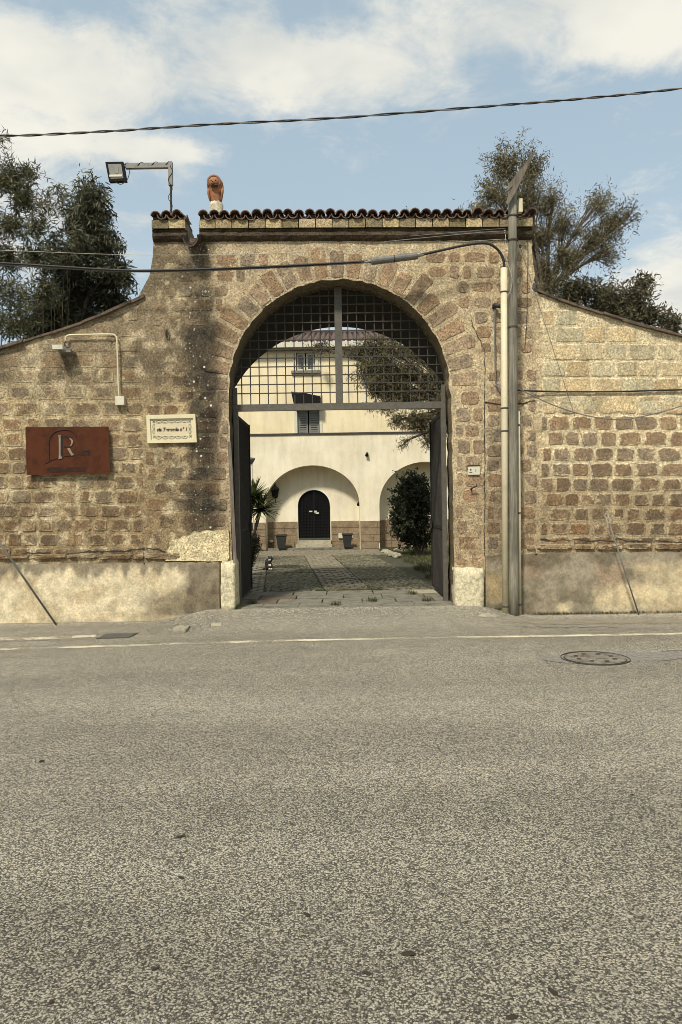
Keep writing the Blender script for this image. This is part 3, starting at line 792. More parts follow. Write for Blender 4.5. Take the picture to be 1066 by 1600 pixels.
# rough cream patch
pp = [(259, 876), (262, 868), (261, 860), (266, 853), (265, 846), (272, 842), (281, 841), (287, 836), (297, 835), (303, 830), (313, 831), (322, 828), (332, 829.5), (341, 827.5), (352, 829), (358, 828), (359, 845), (358, 860), (359, 870), (356, 876), (330, 877), (300, 876)]
polyp = [uvp(*p) for p in pp]
Vp, qp, up_, vp_ = relief_front(polyp, YW - 0.030, 0.012, None, 0.026, 61)
n0 = len(Vp); sd2 = [(x, YW - 0.030, z) for x, z in polyp] + [(x, YW + 0.004, z) for x, z in polyp]; n_ = len(polyp)
V_ = np.concatenate([Vp, np.array(sd2)]); cc = np.tile(linA((234, 212, 152)), (len(V_), 1)) * (0.75 + 0.5 * fbm(V_[:, 0] * 12, V_[:, 2] * 12, 63))[:, None]
patch = mesh_obj('plaster_patch', V_, [tuple(f) for f in qp] + [(n0 + i, n0 + i + n_, n0 + (i + 1) % n_ + n_, n0 + (i + 1) % n_) for i in range(n_)], M['tufa'], gate_wall, False,
         {'Col': cc, 'Col2': cc, 'Mask': np.tile([0, 0, 1.0], (len(V_), 1))})
patch['label'] = 'rough pale plaster patch low beside the arch'

def crack(pts, parent, seed, rad=.006, j=1.6):
    r = random.Random(seed); q = []
    for (a, b) in zip(pts, pts[1:]):
        n = max(2, int(math.hypot(b[0] - a[0], b[1] - a[1]) / 6))
        for k in range(n): q.append((a[0] + (b[0] - a[0]) * k / n + r.uniform(-j, j), a[1] + (b[1] - a[1]) * k / n + r.uniform(-j, j)))
    q.append(pts[-1]); m = MB(); m.tube([P(u, v, YW - .006) for u, v in q], [rad * r.uniform(.4, 1.3) for _ in q], 4); m.build('crack', M['ink'], parent)
crack([(36, 864), (80, 865), (110, 866), (140, 862), (200, 860), (226, 857)], left_wall, 1, .010)
crack([(227, 857), (245, 858), (258, 862)], gate_wall, 2, .008)
crack([(758, 545), (757, 640), (757.5, 760), (757, 868)], gate_wall, 3, .007, .8)
crack([(758, 630), (786, 631)], gate_wall, 4, .012); crack([(808, 630), (836, 626)], gate_wall, 5, .011)
crack([(735, 497), (745, 520), (756, 545)], gate_wall, 6, .006)
crack([(845, 843), (870, 846), (875, 843), (925, 845), (960, 846), (964, 840), (985, 846), (1000, 845), (1040, 845), (1066, 847)], right_wall, 7, .008)
# --- cornice moulding and cap bricks
def px_box(mb, u0, u1, v0, v1, ya, yb):
    a = uvp(u0, v0); b = uvp(u1, v1); c_ = uvp(u0, v1); d = uvp(u1, v0)
    pts = [a, d, b, c_]; mb.prism(pts, ya, yb); return mb
def cornice(u0, u1):
    n = int((u1 - u0) / 9); r = random.Random(int(u0)); V = []; prof = [(0.0, 377), (-0.05, 374), (-0.075, 370), (-0.06, 364), (-0.085, 361), (0.02, 360.4)]
    L = []
    for i in range(n + 1):
        u = u0 + (u1 - u0) * i / n
        for o_, v in prof:
            tilt = (345 - 335) / 590 * (u - 533) * 0
            x, z = uvp(u, v - (u - 313) * 0.0050 + 1.2 + r.uniform(-.6, .6)); V.append((x, YW + o_ + r.uniform(-.006, .006), z))
    m = len(prof); Fc = [(i * m + k, i * m + k + 1, (i + 1) * m + k + 1, (i + 1) * m + k) for i in range(n) for k in range(m - 1)]
    Fc += [tuple(range(m)), tuple(n * m + k for k in range(m - 1, -1, -1))]
    Va = np.array(V); c = np.tile(linA((88, 74, 54)), (len(V), 1)) * (0.3 + 1.3 * fbm(Va[:, 0] * 7, Va[:, 2] * 14, 5))[:, None]
    return mesh_obj('cornice', V, Fc, M['tufa'], gate_wall, False, {'Col': c, 'Col2': c, 'Mask': np.tile([0, 0, 1.0], (len(V), 1))})
cornice(240, 293); cornice(313, 830)
def cap_line(u): return -(u - 313) * 0.0050
MB().box(uvp(240, 372)[0], uvp(293, 372)[0], YW + 0.025, YW + 0.5, uvp(270, 376)[1] - .2, uvp(270, 350)[1]).build('parapet_core', M['concrete'], gate_wall)
MB().box(uvp(313, 372)[0], uvp(829, 372)[0], YW + 0.025, YW + 0.5, uvp(533, 380)[1] - .2, uvp(313, 350)[1]).build('parapet_core', M['concrete'], gate_wall)
r = random.Random(15)
for u0, u1 in ((239, 292), (312, 830)):
    n = max(1, round((u1 - u0) / 26.3)); w = (u1 - u0) / n
    for i in range(n):
        ua = u0 + i * w + .7; ub = ua + w - 1.4; dv = cap_line(ua); mb = MB()
        y0 = YW - 0.095 + r.uniform(-.008, .008)
        pts = [uvp(ua, 360 + dv), uvp(ub, 360 + dv), uvp(ub + r.uniform(-.3, .3), 347 + dv + r.uniform(-.4, .4)), uvp(ua + r.uniform(-.3, .3), 347 + dv + r.uniform(-.4, .4))]
        mb.prism(pts, y0, YW + 0.02)
        t = r.choice([r.uniform(.45, .8), r.uniform(.75, 1.1)]); c = np.tile(linA((206, 184, 132)) * t * np.array([1, r.uniform(.95, 1.0), r.uniform(.85, 1.0)]), (8, 1))
        mesh_obj('cap_brick', mb.V, mb.F, M['tufa'], gate_wall, False, {'Col': c, 'Col2': c, 'Mask': np.tile([0.1, 0, 1.0], (8, 1))})
# --- roof tiles: covers and pans, each its own
def tile_mesh(inv, r0=0.074, r1=0.060, L=0.42, th=0.013, n=8):
    V = []; Fc = []
    for j, (y, rr_) in enumerate(((0, r0), (L, r1))):
        for s_ in (0, 1):
            for k in range(n + 1):
                a = PI * k / n; q = rr_ - s_ * th
                V.append((q * math.cos(a), y, (q * math.sin(a) * 0.92) * (-1 if inv else 1)))
    m = n + 1
    for k in range(n):
        Fc += [(k, k + 1, 2 * m + k + 1, 2 * m + k), (m + k + 1, m + k, 3 * m + k, 3 * m + k + 1), (k, m + k, m + k + 1, k + 1), (2 * m + k, 2 * m + k + 1, 3 * m + k + 1, 3 * m + k)]
    me = bpy.data.meshes.new('roof_tile'); me.from_pydata(V, [], Fc); me.update(); me.materials.append(M['tile']); return me
tc, tp = tile_mesh(False), tile_mesh(True, 0.070, 0.060)
r = random.Random(25); pitch = 16.3
def lay_tiles(u0, u1):
    u = u0
    while u < u1:
        for kind, me, du, dv, dy in (('cover_tile', tc, 0, 341.5, -0.145), ('pan_tile', tp, pitch / 2, 341.3, -0.125)):
            if u + du > u1 + 2: continue
            x, z = uvp(u + du + r.uniform(-1, 1), dv + cap_line(u) + r.uniform(-1.1, 1.1))
            o = link(kind, me, None, gate_wall); o.location = (x, YW + dy + r.uniform(-.02, .02), z)
            o.rotation_euler = (R(10 + r.uniform(-5, 5)), R(r.uniform(-9, 9)), R(r.uniform(-6, 6)))
            if kind == 'cover_tile':
                o2 = link(kind, me, None, gate_wall); o2.location = (x, YW + dy + 0.36, z + .075); o2.rotation_euler = (R(10), 0, R(r.uniform(-3, 3)))
        u += pitch
lay_tiles(247, 290); lay_tiles(321, 829)
# dark bed of mortar under the tiles
for u0, u1 in ((241, 291), (314, 829)):
    mb = MB(); mb.prism([uvp(u0, 347.0 + cap_line(u0)), uvp(u1, 347.0 + cap_line(u1)), uvp(u1, 341.5 + cap_line(u1)), uvp(u0, 341.5 + cap_line(u0))], YW - 0.06, YW + 0.45)
    mb.build('tile_bed', M['terracotta_dark'], gate_wall)
# drain spout below the gap: half pipe of old clay, broken
mb = MB(); V = []; a = P(304, 372, YW)
for j, (dy, dz, rr_) in enumerate(((0.25, 0.06, 0.11), (-0.02, 0.03, 0.125), (-0.30, -0.08, 0.115))):
    for s_ in (0, 1):
        for k in range(9):
            t = PI + PI * k / 8; q = rr_ - .02 * s_
            V.append((a.x + q * math.cos(t), YW + dy, a.z + .02 + dz + q * 1.45 * math.sin(t)))
Fc = []
for j in range(2):
    for k in range(8):
        b = j * 18 + k; Fc += [(b, b + 1, b + 19, b + 18), (b + 10, b + 9, b + 27, b + 28)]
for b in (0, 36): Fc += [(b + k, b + 9 + k, b + 10 + k, b + k + 1) for k in range(8)]
Fc += [(0, 18, 27, 9), (18, 36, 45, 27), (8, 17, 35, 26), (26, 35, 53, 44)]
mesh_obj('drain_spout', V, Fc, M['terracotta_dark'], gate_wall, True)
# wing copings: thin dark slates / bricks along the slopes
def coping(tab, parent, seed, umin, umax, mat):
    r = random.Random(seed); us = []; u, end = (min(tab[0][0], tab[-1][0]), max(tab[0][0], tab[-1][0]))
    u = max(u, umin)
    while u < min(end, umax):
        w = r.uniform(26, 48); ub = min(u + w, min(end, umax) - .2)
        va, vb = topline(tab, u + .3), topline(tab, ub); mb = MB(); th = r.uniform(1.6, 3.4); o_ = r.uniform(-1.0, 1.0)
        mb.prism([uvp(u + .4, va + 1.5 + o_), uvp(ub, vb + 1.5 + o_), uvp(ub, vb - th + o_), uvp(u + .4, va - th + o_)], YW - r.uniform(.03, .07), YW + .47)
        mb.build('coping_slab', mat, parent); u += w
coping(left_top, left_wall, 3, -300, 226, M['coping'])
coping(right_top, right_wall, 4, 839, 1500, M['coping'])

# vaulted passage behind the front wall
YB0, YB1 = YW + 0.505, 13.4; RV = 2.2; ZV = 2.63
op = arch_pts(RV, 40, 0, PI, 0, 0, 0.0, ZV)
prof = [(RV, 0.0)] + op + [(-RV, 0.0)]
outer = [(-2.72, 0.0), (-2.72, 5.2), (2.72, 5.2), (2.72, 0.0)]
mb = MB(); mb.prism(prof + outer, YB0, YB1); mb.build('vault', M['vault_shade'], gate_wall)
mb = MB(); mb.box(-2.72, 2.72, YB0 + .003, YB1, 5.2, 5.32); mb.build('vault_roof', M['concrete'], gate_wall)

# ================================================================ GUARD STONES
def rough_block(name, label, cat, u0, u1, v0, v1, ya, yb, mat, seed, zbase, group=None, topj=0.02):
    bm = bmesh.new(); bmesh.ops.create_cube(bm, size=1.0)
    bmesh.ops.subdivide_edges(bm, edges=bm.edges, cuts=5, use_grid_fill=True)
    a = uvp(u0, v0, ya); b = uvp(u1, v1, ya); cx = (a[0] + b[0]) / 2; w = abs(b[0] - a[0]); h = a[1] - zbase; d = yb - ya
    r = random.Random(seed)
    for v in bm.verts:
        c = v.co.copy(); k = max(0, abs(c.x) + abs(c.y) + abs(c.z) - 1.0) * 0.35
        c *= (1 - k * .22)
        v.co = Vector((cx + c.x * w + r.uniform(-.007, .007), (ya + yb) / 2 + c.y * d + r.uniform(-.007, .007), zbase + (c.z + .5) * h + (r.uniform(-topj, topj) if c.z > .3 else 0)))
    me = bpy.data.meshes.new(name); bm.to_mesh(me); bm.free()
    o = link(name, me, mat, None, True); tag(o, label, cat, group); return o
rough_block('guard_stone', 'narrow pitted cream guard stone at the left foot of the arch', 'guard stone', 344.5, 368, 878, 960, YW - .16, YW + .30, M['paintstone'], 1, 0.10)
rough_block('guard_stone', 'broad whitewashed guard stone at the right foot of the arch', 'guard stone', 711, 757, 888, 952, YW - .13, YW + .28, M['paintstone'], 2, 0.06)
rough_block('concrete_lump', 'low broken concrete lump on the asphalt beside the pale conduit', 'rubble', 738, 780, 962, 978, 9.95, 10.35, M['concrete'], 3, -.02, topj=.015)
rough_block('concrete_lump', 'flat pale concrete lump on the road left of the gate', 'rubble', 268, 290, 984, 993, 9.45, 9.8, M['concrete'], 4, -.03, topj=.012)
rough_block('stone_fragment', 'long thin stone fragment lying at the foot of the left plinth', 'rubble', 213, 250, 978.5, 985, 10.1, 10.25, M['concrete'], 5, -.01, topj=.006)
rough_block('stone_fragment', 'small pale stone fragment on the ramp left of the gate', 'rubble', 330, 347, 975, 979, 9.75, 9.85, M['slab_light'], 6, 0.0, topj=.006)

# ================================================================ COURTYARD
r = random.Random(77)
base = MB(); base.slab([(-14, 10.62), (14, 10.62), (14, 32), (-14, 32)], -0.04, CZ - 0.03)
o = base.build('courtyard_ground', M['joint']); tag(o, 'mossy courtyard ground behind the gate', None, None, 'structure')
court = thing('courtyard_paving', 'courtyard paving of slabs and brick pavers leading to the house', 'paving', (0, 12, CZ)); court['kind'] = 'structure'; del court['category']
def flag(name, x0, x1, y0, y1, mat, g=0.012, h=0.0):
    j = lambda: r.uniform(-g * .5, g * .5)
    bm = MB(); z = CZ + h + r.uniform(-.004, .004)
    p = [(x0 + g + j(), y0 + g + j()), ((x0 + x1) / 2, y0 + g + j()), (x1 - g + j(), y0 + g + j()), (x1 - g + j(), y1 - g + j()), ((x0 + x1) / 2, y1 - g + j()), (x0 + g + j(), y1 - g + j())]
    bm.slab(p, CZ - .05, z); return bm.build(name, mat, court)
y = 10.50
for w, row in ((0.42, (-1.62, -1.15, -.62, -.05, .42, 1.02, 1.60)), (0.50, (-1.62, -.98, -.30, .30, .80, 1.36, 1.60)), (.48, (-2.1, -1.3, -.72, .02, .62, 1.28, 2.1)), (.52, (-2.1, -1.55, -.80, -.25, .50, 1.12, 1.7, 2.1))):
    for a, b in zip(row, row[1:]):
        flag('stone_slab', a, b, y, y + w, r.choice([M['slab'], M['slab'], M['slab'], M['slab_light'] if r.random() < .35 else M['slab'], M['slab_red'] if a < -1.2 else M['slab']]), .012)
    y += w
# brick paver strips: counted in hundreds, so one joined part each
def pavers(x0, x1, y0, y1, sx, sy, skew=0.0, name='brick_pavers'):
    V = []; Fc = []; yy = y0; row = 0
    while yy < y1:
        xx = x0 - (sx / 2 if row % 2 else 0)
        while xx < x1:
            a, b = max(xx, x0), min(xx + sx, x1)
            if b - a > .04:
                g = .017; h = CZ - .010 + r.uniform(-.008, .008); n = len(V); o_ = skew * (yy - y0)
                V += [(a + g + o_, yy + g, CZ - .04), (b - g + o_, yy + g, CZ - .04), (b - g + o_, yy + sy - g, CZ - .04), (a + g + o_, yy + sy - g, CZ - .04),
                      (a + g * 1.4 + o_, yy + g * 1.4, h), (b - g * 1.4 + o_, yy + g * 1.4, h), (b - g * 1.4 + o_, yy + sy - g * 1.4, h + r.uniform(-.003, .003)), (a + g * 1.4 + o_, yy + sy - g * 1.4, h)]
                Fc += [(n + 4, n + 5, n + 6, n + 7), (n, n + 1, n + 5, n + 4), (n + 1, n + 2, n + 6, n + 5), (n + 2, n + 3, n + 7, n + 6), (n + 3, n, n + 4, n + 7)]
            xx += sx
        yy += sy; row += 1
    o = mesh_obj(name, V, Fc, M['paver'], court); o['kind'] = 'stuff'; return o
YP = 12.42
gl0, gl1 = G(508, 925, CZ), G(480, 876, CZ); gr0, gr1 = G(598, 936, CZ), G(524, 872, CZ)
def line_x(a, b, y): return a.x + (b.x - a.x) * (y - a.y) / (b.y - a.y)
skL = (gl1.x - gl0.x) / (gl1.y - gl0.y); xa = line_x(gl0, gl1, YP); xb = line_x(gr0, gr1, YP); skR = (gr1.x - gr0.x) / (gr1.y - gr0.y); skM = (skL + skR) / 2
print('strip', xa, xb, skL, skR)
pavers(xa, xb, YP, 21.6, .24, .24, skM)
pavers(xa - 1.75, xa - 1.02, YP, 21.6, .24, .24, skM)
pavers(-5.2, 4.3, 21.66, 24.2, .22, .16)
for (a, b, sk) in ((xa - 1.01, xa - .01, skM), (xb + .01, xb + 1.15, skM)):
    yy = YP
    while yy < 21.4:
        L = r.uniform(1.5, 2.1); L = min(L, 21.6 - yy); mb = MB(); s0 = sk * (yy - YP); s1 = sk * (yy + L - YP); bx = b + (.10 * 0 if a < 0 else (yy - YP) * -.0)
        mb.slab([(a + s0, yy + .012), (bx + s0, yy + .012), (bx + s1, yy + L - .012), (a + s1, yy + L - .012)], CZ - .05, CZ - .008 + r.uniform(-.003, .003))
        mb.build('gravel_slab', M['gravelslab'], court); yy += L

# ================================================================ FAR BUILDING
YF = 24.3; SF = sc(YF)
def fx(u): return P(u, 790, YF).x
def fz(v): return P(490, v, YF).z
house = thing('courtyard_house', 'cream and yellow two storey house with arches across the courtyard', 'house', (0, YF, CZ))
zl = fz(678)
A1 = (fx(415), fx(562), fz(789), fz(727)); A2 = (fx(593), fx(593) + (A1[1] - A1[0]), fz(789), fz(724))
A0 = (fx(415) - (A2[0] - A1[1]) - (A1[1] - A1[0]), fx(415) - (A2[0] - A1[1]), fz(789), fz(727))
def arch_notch(a):
    x0, x1, zs, zt = a; c = (x0 + x1) / 2; w = (x1 - x0) / 2; out = [(x0, CZ - .02)]
    for k in range(25):
        t = PI - PI * k / 24; out.append((c + w * math.cos(t), zs + (zt - zs) * math.sin(t)))
    out.append((x1, CZ - .02)); return out
poly = [(-8.5, CZ - .02)] + arch_notch(A0) + arch_notch(A1) + arch_notch(A2) + [(8.5, CZ - .02), (8.5, zl), (-8.5, zl)]
MB().prism(poly, YF, YF + .58).build('lower_wall', M['cream'], house)
ztop = fz(548)
def holes_wall(x0, x1, z0, z1, hs, ya, yb):
    mb = MB(); xs = sorted({x0, x1, *[h[0] for h in hs], *[h[1] for h in hs]})
    for a, b in zip(xs, xs[1:]):
        hh = sorted([(h[2], h[3]) for h in hs if h[0] <= a + 1e-6 and h[1] >= b - 1e-6]); z = z0
        for q0, q1 in hh:
            if q0 > z: mb.box(a, b, ya, yb, z, q0)
            z = q1
        if z1 > z: mb.box(a, b, ya, yb, z, z1)
    return mb
win = (fx(466.5), fx(496), fz(579), fz(551)); dor = (fx(467), fx(501.5), zl, fz(622))
holes = [win, dor]
for du in (-215, 215):
    d = du * SF; holes += [(win[0] + d, win[1] + d, win[2], win[3]), (dor[0] + d, dor[1] + d, dor[2], dor[3])]
holes_wall(-8.5, 8.5, zl, ztop, holes, YF, YF + .35).build('upper_wall', M['ochre'], house)
MB().box(-8.5, 8.5, YF + .355, YF + 4, zl, ztop - .05).build('inner_rooms', M['black'], house)
MB().box(-8.5, 8.5, YF - .035, YF - .003, zl - .03, zl + .03).build('string_course', M['iron'], house)
for h in holes:
    wd = h[1] - h[0]; tall = h is dor or (h[3] - h[2]) > .9
    f = MB(); x0, x1, z0, z1 = h
    f.box(x0 - .10, x0, YF - .03, YF + .10, z0, z1); f.box(x1, x1 + .10, YF - .03, YF + .10, z0, z1); f.box(x0 - .10, x1 + .10, YF - .03, YF + .10, z1, z1 + .10)
    fr = f.build('window', M['white'], house)
    if not tall: MB().box(x0 - .16, x1 + .16, YF - .10, YF + .05, z0 - .09, z0 - .005).build('sill', M['slab'], fr)
    n = 2
    for k in range(n):
        a = x0 + wd * k / n + .02; b = x0 + wd * (k + 1) / n - .02
        s_ = MB(); s_.box(a, a + .05, YF + .05, YF + .09, z0, z1); s_.box(b - .05, b, YF + .05, YF + .09, z0, z1); s_.box(a, b, YF + .052, YF + .088, z1 - .06, z1 - .003); s_.box(a, b, YF + .052, YF + .088, z0 + .003, z0 + .06)
        s_.build('sash', M['white'] if not tall else M['shutter'], fr)
        if tall:
            l = MB(); q = z0 + .08
            while q < z1 - .08: l.box(a + .05, b - .05, YF + .055, YF + .075, q, q + .05); q += .075
            l.build('louvres', M['shutter'], fr)
        MB().box(a + .05, b - .05, YF + .08, YF + .09, z0 + .06, z1 - .06).build('pane', M['glass'], fr)
        if not tall: MB().box(a + (.05 if k == 0 else wd / n * .42), b - (wd / n * .42 if k == 0 else .05), YF + .070, YF + .076, z0 + .06, z1 - .06).build('curtain', M['shutter'], fr)
# awning above the balcony door
aw = MB(); a = P(455, 612, YF - .35); b = P(503, 622, YF - .55)
aw.prism([(a.x, a.z), (fx(462), fz(630)), (fx(464), fz(637)), (fx(503), fz(637)), (fx(503) + .02, fz(622)), (fx(480), fz(616.5))], YF - .38, YF - .003)
tag(aw.build('awning', M['black'], house), 'dark sagging awning above the shuttered balcony door')
# eave and roof
MB().box(-8.5, 8.5, YF - .22, YF + .2, ztop, ztop + .09).build('eave', M['slab'], house)
MB().box(-8.5, 8.5, YF - .33, YF - .22, ztop + .06, fz(535) - .05).build('gutter', M['white'], house)
nx = 700; xs_ = np.linspace(-8.5, 8.5, nx); ye = YF - .30; ze = fz(535) - .04; yr = YF + 4.6; zr = ze + 1.38
V = []; 
for (yy, zz) in ((ye, ze), (yr, zr)):
    V += [(x, yy, zz + .045 * math.sin(x * 2 * PI / .2)) for x in xs_]
Fc = [(i, i + 1, nx + i + 1, nx + i) for i in range(nx - 1)]
o = mesh_obj('roof', V, Fc, M['tile_far'], house, True)
o.modifiers.new('thick', 'SOLIDIFY').thickness = -.03
MB().tube([(-8.5, yr, zr + .04), (8.5, yr, zr + .04)], .11, 8).build('ridge', M['tile_far'], house)
MB().box(-8.5, 8.5, YF + .2, YF + 9, ztop - .04, ztop + .06).build('attic_floor', M['concrete'], house)
# inner wall of the portico bays with the arched doorway
YI = YF + .585
dx0, dx1 = P(465.5, 790, YI).x, P(516, 790, YI).x; dz0 = P(490, 841, YI).z; dzt = P(490, 765, YI).z; dc = (dx0 + dx1) / 2; dr = (dx1 - dx0) / 2; dzs = dzt - dr
door_out = [(dx0, CZ - .02)] + [(dc + dr * math.cos(PI - PI * k / 20), dzs + dr * math.sin(PI - PI * k / 20)) for k in range(21)] + [(dx1, CZ - .02)]
MB().prism([(-8.4, CZ - .02)] + door_out + [(8.4, CZ - .02), (8.4, zl - .05), (-8.4, zl - .05)], YI, YI + .3).build('inner_wall', M['cream'], house)
dl = [(dx0 + .01, dz0)] + [(dc + (dr - .01) * math.cos(PI - PI * k / 20), dzs + (dr - .01) * math.sin(PI - PI * k / 20)) for k in range(21)] + [(dx1 - .01, dz0)]
dmesh = MB().prism(dl, YI + .10, YI + .14).build('door', M['black'], house)
g = MB(); q = dz0 + .08
while q < dzt - .05:
    hw = dr - .03 if q < dzs else math.sqrt(max(0.0001, (dr - .03) ** 2 - (q - dzs) ** 2)); g.box(dc - hw, dc + hw, YI + .07, YI + .085, q, q + .018); q += .10
for k in range(-5, 6):
    x = dc + k * .095; t = abs(x - dc); top = dzs + math.sqrt(max(0, (dr - .03) ** 2 - t * t)); g.box(x - .01, x + .01, YI + .055, YI + .07, dz0 + .02, top)
g.box(dc - .03, dc + .03, YI + .05, YI + .054, dz0 + .02, dzt - .03); g.build('grille', M['black'], dmesh)
for a, b, c, d in ((483, 488, 798, 800), (491, 495, 798, 801), (493, 498, 800.5, 803)):
    MB().box(P(a, 790, YI).x, P(b, 790, YI).x, YI + .03, YI + .045, P(490, d, YI).z, P(490, c, YI).z).build('note', M['white'], dmesh)
MB().box(dx0 - .02, dx1 + .02, YI - .28, YI + .2, CZ + .15, CZ + .27).build('step', M['slab_light'], house)
MB().box(dx0 - .06, dx1 + .06, YI - .42, YI + .2, CZ - .02, CZ + .148).build('step', M['slab_light'], house)
MB().box(A1[0] + .02, A1[1] - .02, YF + .1, YI - .43, CZ - .02, CZ + .055).build('step', M['slab'], house)
# stone plinth of the house, block by block (outer piers and inner wall)
zp = fz(815); r = random.Random(31)
def far_plinth(x0, x1, yf):
    nrow = 4; h = (zp - CZ) / nrow
    for k in range(nrow):
        x = x0 - (r.uniform(0, .3) if x1 - x0 > 1 else 0)
        while x < x1 - .03:
            w = r.uniform(.38, .62); a, b = max(x, x0), min(x + w, x1)
            if b - a > .06: MB().box(a + .006, b - .006, yf - .035 + r.uniform(-.008, .008), yf + .01, CZ + k * h + .006, CZ + (k + 1) * h - .006).build('plinth_stone', M['farstone'], house)
            x += w
far_plinth(fx(360), A1[0] - .005, YF); far_plinth(A1[1] + .005, A2[0] - .005, YF); far_plinth(A2[1] + .005, fx(735) + .6, YF) if False else None
far_plinth(A1[0] + .01, dx0 - .02, YI); far_plinth(dx1 + .02, A1[1] - .01, YI); far_plinth(A2[0] + .01, A2[1] - .01, YI)
# lantern, spot lamps
lan = thing('wall_lantern', 'black wall lantern inside the left arch of the house', 'lantern', P(430, 772, YI - .12))
mb = MB(); c = P(430, 771, YI - .16); mb.lathe((c.x, c.y, c.z - .17), [(.03, 0), (.09, .04), (.13, .28), (.14, .30)], 6); mb.build('glass_body', M['black'], lan)
mb = MB(); mb.lathe((c.x, c.y, c.z + .13), [(.16, 0), (.10, .08), (.03, .12), (.02, .2)], 6); mb.build('cap', M['iron'], lan)
mb = MB(); mb.tube([(c.x, c.y, c.z + .3), (c.x, YI, c.z + .36)], .015, 6); mb.tube([(c.x, c.y, c.z - .16), (c.x, YI, c.z - .3)], .012, 6); mb.build('bracket', M['iron'], lan)
for (u, v, yy, lab) in ((574, 709, YF, 'tiny dark wall spotlight above and between the two arches'), (561, 786, YF + .25, 'tiny dark spotlight on the right flank of the left arch')):
    c = P(u, v, yy - .06); s_ = thing('wall_spotlight', lab, 'spotlight', (c.x, yy, c.z), 'spotlights on the house')
    MB().box(c.x - .03, c.x + .03, yy - .03, yy, c.z - .05, c.z + .05).build('mount', M['iron'], s_)
    MB().tube([(c.x, yy - .03, c.z + .01), (c.x - .02, yy - .13, c.z - .06)], [.04, .055], 10).build('lamp_head', M['black'], s_)

# ================================================================ METAL GATE
YG = YW + 0.32; gate = thing('metal_gate', 'grey iron carriage gate standing open under a barred arch light', 'gate', (0, YG, CZ))
def gx(u, v=634): return P(u, v, YG).x
def gz(u, v): return P(u, v, YG).z
zt0, zt1 = gz(533, 640.5), gz(533, 630)
RG = RA - .02
MB().box(-RG, RG, YG - .03, YG + .03, zt0, zt1).build('transom', M['gatepaint'], gate)
m0, m1 = gx(525), gx(536.5)
MB().box(m0, m1, YG - .028, YG + .028, zt1, ZC + math.sqrt(RG ** 2 - .01)).build('mullion', M['gatepaint'], gate)
for s_ in (-1, 1):
    mb = MB(); x = s_ * RG; mb.box(min(x, x - s_ * .065), max(x, x - s_ * .065), YG - .04, YG + .04, CZ, zt0 - .002); mb.build('post', M['gatepaint'], gate)
    mb = MB(); x = s_ * RG; mb.box(min(x, x - s_ * .055), max(x, x - s_ * .055), YG - .032, YG + .032, zt1 + .002, ZC + .1); mb.build('side_stile', M['gatepaint'], gate)
r = random.Random(3)
us = [391.5 + 13.8 * k for k in range(-1, 10)] + [545 + 13.8 * k for k in range(0, 12)]
for u in us:
    x = gx(u, 600)
    if abs(x) > RG - .05: continue
    top = ZC + math.sqrt(RG ** 2 - x * x)
    mb = MB(); mb.box(x - .0075, x + .0075, YG + .001, YG + .016, zt1 - .005, top); o = mb.build('vertical_bar', M['iron'], gate)
v = 626.6 - 13.7
while v > 440:
    z = gz(533, v); hw = math.sqrt(max(0, RG ** 2 - max(0, z - ZC) ** 2)); mb = MB(); mb.box(-hw, hw, YG - .015, YG + .0005, z - .0075, z + .0075); mb.build('horizontal_bar', M['iron'], gate); v -= 13.7
def leaf(s_):
    hx = s_ * (RG - .022); ya, yb = YG + .07, YG + 1.56; z0, z1 = CZ + .05, zt0 - .03; mb = MB()
    t = .025
    for (a, b) in ((ya, ya + .05), (yb - .05, yb)): mb.box(hx - t, hx + t, a, b, z0, z1)
    for z in (z0, z0 + 1.0, z1 - .05): mb.box(hx - t + .012, hx + t - .012, ya + .05, yb - .05, z, z + .05)
    lf = mb.build('leaf', M['darkgate'], gate)
    k = 0; yy = ya + .14
    while yy < yb - .08:
        MB().tube([(hx, yy, z0 + .04), (hx, yy, z1 - .04)], .011, 6).build('bar', M['iron'], lf); yy += .105
    MB().box(hx - .004, hx + .004, ya + .05, yb - .05, z0 + .05, z0 + 1.0).build('sheet_panel', M['black'], lf)
    MB().box(hx - .003, hx + .003, ya + .05, yb - .05, z0 + 1.05, z1 - .05).build('upper_sheet', M['black'], lf)
    for z in (z0 + .3, z1 - .4): MB().tube([(hx + s_ * .02, ya - .02, z), (hx + s_ * .02, ya - .02, z + .12)], .022, 8).build('hinge', M['iron'], lf)
    MB().box(hx - s_ * .05, hx - s_ * .026, yb - .16, yb - .05, z0 + .98, z0 + 1.12).build('lock_box', M['iron'], lf)
leaf(-1); leaf(1)
# plank leaning on the left jamb
a, b = P(358.5, 690, YW - .05), P(367.5, 880, YW - .14); mb = MB()
pts = [a, a.lerp(b, .33) + Vector((.004, .0, 0)), a.lerp(b, .66), b]
V = []; 
for p in pts: V += [p + Vector((-.024, -.008, 0)), p + Vector((.024, -.008, 0)), p + Vector((.024, .008, 0)), p + Vector((-.024, .008, 0))]
Fc = [(4 * i + k, 4 * i + (k + 1) % 4, 4 * i + 4 + (k + 1) % 4, 4 * i + 4 + k) for i in range(3) for k in range(4)] + [(3, 2, 1, 0), (12, 13, 14, 15)]
o = mesh_obj('wooden_batten', V, Fc, M['plank']); tag(o, 'grey weathered wooden batten fixed upright against the left jamb', 'batten')

